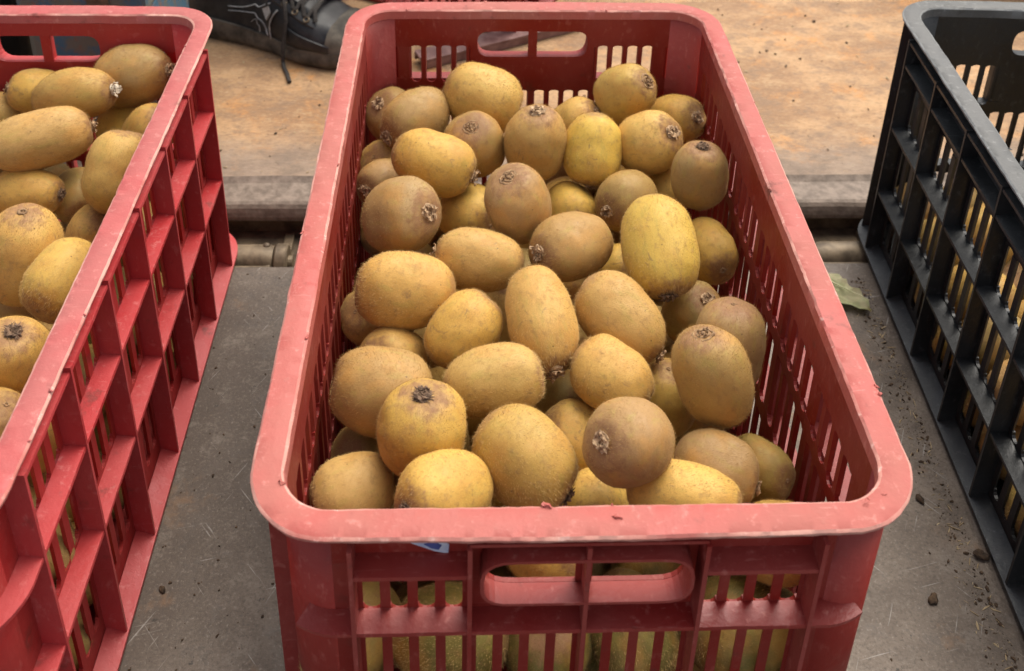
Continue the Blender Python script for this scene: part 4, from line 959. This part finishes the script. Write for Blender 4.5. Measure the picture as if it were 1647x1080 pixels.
# ------------------------------------------------------------------ person's shoe
def shoe(t):
    # local frame: +x towards the toe, +y away from the camera, z up; length 0.285
    L_ = .285
    def wid(u):   # half widths near side / far side of the sole outline
        prof = [(0, .012), (.03, .024), (.12, .033), (.35, .031), (.5, .034), (.68, .047), (.82, .045), (.92, .034), (.98, .017), (1, .004)]
        for (a, x), (b, y) in zip(prof, prof[1:]):
            if a <= u <= b: f = (u-a)/(b-a); f = f*f*(3-2*f)*.5+f*.5; return x+(y-x)*f
        return .004
    def hgt(u):
        prof = [(0, .078), (.04, .088), (.2, .084), (.36, .088), (.45, .090), (.60, .072), (.72, .058), (.85, .046), (.94, .036), (1, .022)]
        for (a, x), (b, y) in zip(prof, prof[1:]):
            if a <= u <= b: f = (u-a)/(b-a); return x+(y-x)*f
        return .022
    lift = lambda u: .012*max(0, (u-.78)/.22)**2+.004*max(0, (.08-u)/.08)
    # sole
    bm = bmesh.new(); rg = []; n = 44
    for i in range(n+1):
        u = i/n; w_ = wid(u)+.004; l = lift(u); st = .022+.022*max(0, .55-u)
        lp = [(-w_*.93, l), (-w_, l+.004), (-w_*1.03, l+.010), (-w_*.99, l+st*.7), (-w_*.96, l+st), (0, l+st), (w_*.96, l+st), (w_*1.02, l+.010), (w_, l+.004), (w_*.93, l), (0, l)]
        rg.append([bm.verts.new((u*L_, y, z+.0008*N((u*60, y*80, z*200)))) for y, z in lp])
    for a, b in zip(rg, rg[1:]):
        for k in range(11): j = (k+1) % 11; bm.faces.new((a[k], a[j], b[j], b[k]))
    bm.faces.new(rg[0]); bm.faces.new(rg[-1][::-1]); sole = obj('sole', bm, M['sole'], t, True)
    # upper
    bm = bmesh.new(); rg = []; ns = 28
    for i in range(n+1):
        u = .008+.985*i/n; w_ = wid(u)*1.01; h = hgt(u); l = lift(u)+.016; ring = []
        for k in range(ns):
            a = math.pi*k/(ns-1)
            cx_, sz = math.cos(a), math.sin(a); pw = .62 if u > .5 else .55
            y = -w_*math.copysign(abs(cx_)**pw, cx_); z = l+(h-l)*(sz**(.75 if u > .45 else .6))
            if u < .5: y *= (1-.28*(z-l)/max(.001, h-l))
            cr = .0016*N((u*22, y*60, z*60))+.0009*N((u*60, y*120, z*120)); crease = .0018*math.exp(-((u-.70)/.05)**2)*math.sin(u*220)*(z-l)/.05
            ring.append(bm.verts.new((u*L_+.002*N((u*9, y*40, z*40)), y*(1+cr*8), z+cr+crease)))
        rg.append(ring)
    for a, b in zip(rg, rg[1:]):
        for k in range(ns-1): bm.faces.new((a[k], a[k+1], b[k+1], b[k]))
    bm.faces.new(rg[0]); bm.faces.new(rg[-1][::-1]); up = obj('upper', bm, M['shoe'], t, True)
    def surf(u, v, off=.001):      # v 0 near-side bottom .. 1 far-side bottom
        w_ = wid(u)*1.01; h = hgt(u); l = lift(u)+.016; a = math.pi*v; cx_, sz = math.cos(a), math.sin(a); pw = .62 if u > .5 else .55
        y = -w_*math.copysign(abs(cx_)**pw, cx_); z = l+(h-l)*(sz**(.75 if u > .45 else .6))
        if u < .5: y *= (1-.28*(z-l)/max(.001, h-l))
        nn = Vector((0, -cx_*.8, sz+.15)).normalized(); return Vector((u*L_, y, z))+nn*off
    # overlays: toe guard, eyestay, heel panel
    def patch(name, us, vs, off, mat, th=.0016, parent=t):
        bm = bmesh.new(); g = [[bm.verts.new(surf(us(i/12, j/8)[0], us(i/12, j/8)[1], off+th*(0 if j in (0, 8) or i in (0, 12) else 1))) for j in range(9)] for i in range(13)]
        for i in range(12):
            for j in range(8): bm.faces.new((g[i][j], g[i][j+1], g[i+1][j+1], g[i+1][j]))
        return obj(name, bm, mat, parent, True)
    patch('toe_guard', lambda a, b: (.80+.19*a, .02+.96*b), None, .0008, M['sole'], .0012)
    patch('eyestay', lambda a, b: (.44+.30*a, .27+.10*b-.02*a), None, .0012, M['shoe'], .0022)
    patch('eyestay', lambda a, b: (.44+.30*a, .63+.10*b+.02*a), None, .0012, M['shoe'], .0022)
    patch('tongue', lambda a, b: (.38+.33*a, .38+.24*b), None, .001, M['shoe'], .004)
    patch('mudguard', lambda a, b: (.60+.22*a, .02+.13*b*(1-.3*a)), None, .001, M['shoe'], .0015)
    # silver print on the near side
    def line(pts, w0, w1, nm='emblem'):
        bm = bmesh.new(); P_ = []
        n_ = 14
        for i in range(n_+1):
            f = i/n_*(len(pts)-1); k = min(int(f), len(pts)-2); f -= k
            q = [pts[max(k-1, 0)], pts[k], pts[k+1], pts[min(k+2, len(pts)-1)]]
            c = []
            for d in (0, 1): p0, p1, p2, p3 = [x[d] for x in q]; c.append(.5*((2*p1)+(-p0+p2)*f+(2*p0-5*p1+4*p2-p3)*f*f+(-p0+3*p1-3*p2+p3)*f**3))
            P_.append(surf(c[0], c[1], .0022))
        tube(bm, P_, [w0+(w1-w0)*i/n_ for i in range(n_+1)], 6, True, .6); return obj(nm, bm, M['emblem'], up)
    line([(.30, .09), (.38, .10), (.46, .15), (.52, .24)], .0007, .0012)
    line([(.30, .065), (.40, .075), (.47, .075), (.51, .02)], .0007, .0010)
    line([(.56, .22), (.535, .14), (.52, .07), (.525, .01)], .0019, .0009)
    line([(.42, .035), (.44, .05), (.46, .045), (.465, .02)], .0006, .0006)
    bm = bmesh.new(); tri = [(.475, .145), (.515, .205), (.525, .165), (.505, .10)]
    vs_ = [bm.verts.new(surf(u, v, .0036)) for u, v in tri]; vb = [bm.verts.new(surf(u, v, .0005)) for u, v in tri]; bm.faces.new(vs_); bm.faces.new(vb[::-1])
    for i in range(4): j = (i+1) % 4; bm.faces.new((vs_[i], vb[i], vb[j], vs_[j]))
    obj('emblem', bm, M['emblem'], up)
    # eyelets and laces
    for i in range(5):
        u = .47+.058*i
        for v in (.325-.005*i, .675+.005*i):
            bm = bmesh.new(); c = surf(u, v, .004); rr = []
            for k in range(10):
                a = 2*math.pi*k/10; rr.append(c+Vector((math.cos(a)*.0035, math.sin(a)*.0030*(.8), math.sin(a)*.0022*(1 if v < .5 else -1))))
            tube(bm, rr+[rr[0]], .0011, 6, False); obj('eyelet', bm, M['hinge'], t, True)
        bm = bmesh.new(); pts = [surf(u, .325, .004), surf(u+.008, .40, .0085), surf(u+.012, .5, .010), surf(u+.020, .6, .0085), surf(min(u+.045, .74), .675, .004)]
        tube(bm, pts, .0026, 8, True, .6); obj('lace', bm, M['lace'], t, True)
        bm = bmesh.new(); pts = [surf(u, .675, .004), surf(u+.010, .6, .0095), surf(u+.015, .5, .0125), surf(u+.022, .4, .0095), surf(min(u+.045, .74), .325, .004)]
        tube(bm, pts, .0026, 8, True, .6); obj('lace', bm, M['lace'], t, True)
    # bow loops and the loose end that hangs to the floor
    bm = bmesh.new(); b0 = surf(.50, .48, .014)
    tube(bm, [b0, b0+Vector((.02, -.02, .012)), b0+Vector((.05, -.030, .004)), b0+Vector((.055, -.012, -.006)), b0+Vector((.03, 0, .004)), b0], .0026, 8, True, .6); obj('lace', bm, M['lace'], t, True)
    bm = bmesh.new(); b1 = surf(.56, .40, .010)
    pts = [b1, surf(.60, .28, .006), surf(.615, .18, .004), surf(.615, .08, .005), Vector((.615*L_, -.053, .022)), Vector((.618*L_, -.056, .004)), Vector((.64*L_, -.064, .0026)), Vector((.675*L_, -.074, .0025)), Vector((.72*L_, -.090, .0024))]
    sm = []
    for i in range(len(pts)-1):
        for k in range(4): sm.append(pts[i].lerp(pts[i+1], k/4))
    tube(bm, sm+[pts[-1]], .0024, 8, True, .8); obj('lace', bm, M['lace'], t, True)
SH = empty('person', (0, 0, 0)); tag(SH, 'person standing on the truck bed behind the crates, only one black sneaker in view', 'person')
sh = empty('sneaker'); sh.parent = SH; sh['label'] = 'black lace-up sneaker with silver print and dusty sole'
SH.location = (-.425, .921, .0105); SH.rotation_euler = (0, 0, R(-22))
shoe(sh)
bm = bmesh.new(); n = 20; pts = [(.060+.0*k, 0, .075+.02*k) for k in range(n+1)]; pts = [(.062-.012*math.sin(k*.2), .004*math.sin(k*.5), .074+.021*k) for k in range(n+1)]
tube(bm, pts, [.036+.0008*k+(.004*math.sin(k*1.9) if k > 1 else 0) for k in range(n+1)], 24); obj('trouser_leg', bm, M['trouser'], SH, True)

# ------------------------------------------------------------------ other small things
def bar():
    a, b = Vector((.140, .928, 0)), Vector((-.118, .801, 0)); d = (b-a); l = d.length
    o = obj('steel_bar', boxb(0, l, -.0125, .0125, 0, .004, bev=.0006), M['bar']); o.location = (a.x, a.y, .0215); o.rotation_euler = (R(-4), 0, math.atan2(d.y, d.x))
    f = obj('bar_flange', boxb(.0, l, .0090, .0123, -.0095, -.0002, bev=.0005), M['bar'], o)
    f2 = obj('bar_flange', boxb(.0, l, -.0123, -.0090, -.0075, -.0002, bev=.0005), M['bar'], o)
    tag(o, 'long maroon steel bar lying aslant on the truck bed behind the middle crate', 'bar')
bar()
def bluebox(x0, x1, y0, y1, h, label):
    cx, cy = (x0+x1)/2, (y0+y1)/2; t = tag(empty('steel_box', (cx, cy, .0105)), label, 'box'); a, b = (x1-x0)/2, (y1-y0)/2
    obj('box_body', boxb(-a, a, -b, b, 0, h*.8, bev=.006), M['blue'], t); obj('box_lid', boxb(-a-.004, a+.004, -b-.004, b+.004, h*.8+.0005, h, bev=.006), M['blue'], t)
    obj('latch', boxb(a*.1, a*.1+.022, -b-.006, -b-.0045, h*.70, h*.9, bev=.0005), M['hinge'], t)
bluebox(-.507, -.385, .64, .80, .20, 'rusting blue painted steel box behind the left crate, seen through its hand hole')
bluebox(.64, .98, 1.00, 1.25, .16, 'rusting blue painted steel box on the truck bed beyond the black crate')
bm = bmesh.new(); pr = [(.070, 0), (.074, .004), (.085, .19), (.089, .195), (.089, .20), (.083, .20), (.070, .012), (.0, .012)]
rg = [[bm.verts.new((math.cos(2*math.pi*k/32)*r_, math.sin(2*math.pi*k/32)*r_, z)) for k in range(32)] for r_, z in pr[:-1]]
for a, b in zip(rg, rg[1:]):
    for k in range(32): bm.faces.new((a[k], a[(k+1) % 32], b[(k+1) % 32], b[k]))
bm.faces.new(rg[0][::-1]); bm.faces.new(rg[-1])
bk = obj('bucket', bm, M['black_wall'], None, True); bk.location = (-.615, .72, .0105); bk.data.polygons
tag(bk, 'black bucket behind the left crate, at the left end of its hand hole', 'bucket')
bm = bmesh.new(); tube(bm, [(-.086, 0, .185), (-.092, .01, .16), (-.07, .05, .12), (0, .092, .10), (.07, .05, .12), (.092, .01, .16), (.086, 0, .185)], .0022, 8); obj('bail_handle', bm, M['hinge'], bk, True)

def leaf():
    bm = bmesh.new(); n, m_ = 22, 12; g = []
    for i in range(n+1):
        u = i/n; row = []
        hw_ = .0150*math.sin(math.pi*min(1, u*1.02+.02))**.6*(1+.10*math.sin(u*31)+.15*N((u*12, 0, 3)))
        for j in range(m_+1):
            v = j/m_*2-1; tear = 1-(.30 if (v > 0 and .42 < u < .62) else 0)-(.22 if v < 0 and u > .8 else 0)
            x = u*.062; y = v*hw_*tear; z = .003+.003*u*u*(1-.4*abs(v))+.0025*v*v*(.4+u)+.0025*N((x*120, y*120, 2))+.006*math.sin(u*5)*.4
            row.append(bm.verts.new((x, y, max(.0012, z))))
        g.append(row)
    for i in range(n):
        for j in range(m_): bm.faces.new((g[i][j], g[i][j+1], g[i+1][j+1], g[i+1][j]))
    bmesh.ops.solidify(bm, geom=list(bm.faces), thickness=.0004)
    o = obj('fallen_leaf', bm, M['leaf'], None, True); o.location = (.268, .440, .001); o.rotation_euler = (0, 0, R(-52))
    tag(o, 'torn yellow green leaf on the tailgate by the far corner of the middle crate', 'leaf')
    b_ = bmesh.new(); tube(b_, [(-.012, 0, .002), (0, 0, .0045), (.03, .0008, .0085), (.058, 0, .014)], [.0009, .0009, .0006, .0003], 6); obj('leaf_vein', b_, M['leaf'], o, True)
leaf()
def crumbs(name, n, fn, mat, lo, hi, label, cat='dirt', elong=1.0):
    bm = bmesh.new(); rnd = random.Random(len(name)*13+n)
    for _ in range(n):
        x, y, z0 = fn(rnd); r_ = lo*(hi/lo)**(rnd.random()**2.5); mt = Matrix.Translation((x, y, z0+r_*.35))@Matrix.Rotation(rnd.uniform(0, 6.3), 4, 'Z')@Matrix.Diagonal((rnd.uniform(1, 1.5*elong), rnd.uniform(.6, 1)/(elong**.5), rnd.uniform(.35, .7)/(elong**.5), 1))
        res = bmesh.ops.create_icosphere(bm, subdivisions=1 if r_ < .002 else 2, radius=r_, matrix=mt)
        for v in res['verts']: v.co += Vector((N(v.co*500), N(v.co*500+Vector((7, 0, 0))), .5*N(v.co*500+Vector((0, 7, 0)))))*r_*.8
    return tag(obj(name, bm, mat), label, kind='stuff')
def near_black(r):
    y = r.uniform(.0, .44); e = .3010+(y-.1)*.048; return (e-abs(r.gauss(0, .006))-r.random()**4*.02, y, .0)
def near_black2(r):
    y = r.uniform(.05, .40); e = .298+(y-.1)*.048; return (e-abs(r.gauss(0, .004)), y, .0)
crumbs('dirt_crumbs', 800, near_black, M['dirt'], .00025, .0015, 'dark soil crumbs strewn along the foot of the black crate')
crumbs('straw_chaff', 260, near_black, M['straw'], .0004, .0012, 'pale chaff among the soil by the black crate', elong=3.5)
crumbs('grit', 420, lambda r: (r.choice((r.uniform(-.275, -.16), r.uniform(.165, .30))), r.uniform(-.05, .45), 0), M['dirt'], .0003, .0012, 'scattered dark grit on the tailgate')
crumbs('bed_grit', 360, lambda r: (r.uniform(-.45, .60), r.uniform(.60, 1.0), .0105), M['dirt'], .0004, .0022, 'scattered dark grit on the truck bed')
crumbs('bed_chaff', 160, lambda r: (r.uniform(-.45, .60), r.choice((r.uniform(.585, 1.0), r.gauss(.587, .004))), .0105), M['straw'], .0005, .0020, 'pale chips and chaff on the truck bed', elong=2.0)
def clod(x, y, r_, label, z=0):
    bm = bmesh.new(); bmesh.ops.create_icosphere(bm, subdivisions=3, radius=r_, matrix=Matrix.Diagonal((1.25, .85, .5, 1)))
    for v in bm.verts: v.co += v.co.normalized()*r_*(.45*N(v.co*300+Vector((x*99, 0, 0)))+.2*N(v.co*900))
    o = obj('dirt_clod', bm, M['dirt'], None, True); o.location = (x, y, z+r_*.36); o.rotation_euler = (0, 0, x*40); tag(o, label, 'dirt clod', 'dirt clods on the tailgate')
clod(.2803, .204, .0032, 'dark clod on the steel between crates, level with the middle crate\'s near rim corner')
clod(.2598, .128, .0034, 'lowest dark clod between the middle and black crates')
clod(.3060, .159, .0042, 'largest dark clod, hard against the foot of the black crate')
clod(-.2620, .1450, .0024, 'small dark clod beside the foot of the left crate')

S.render.engine = 'CYCLES'; S.cycles.samples = 200; S.cycles.use_denoising = True; S.cycles.max_bounces = 8
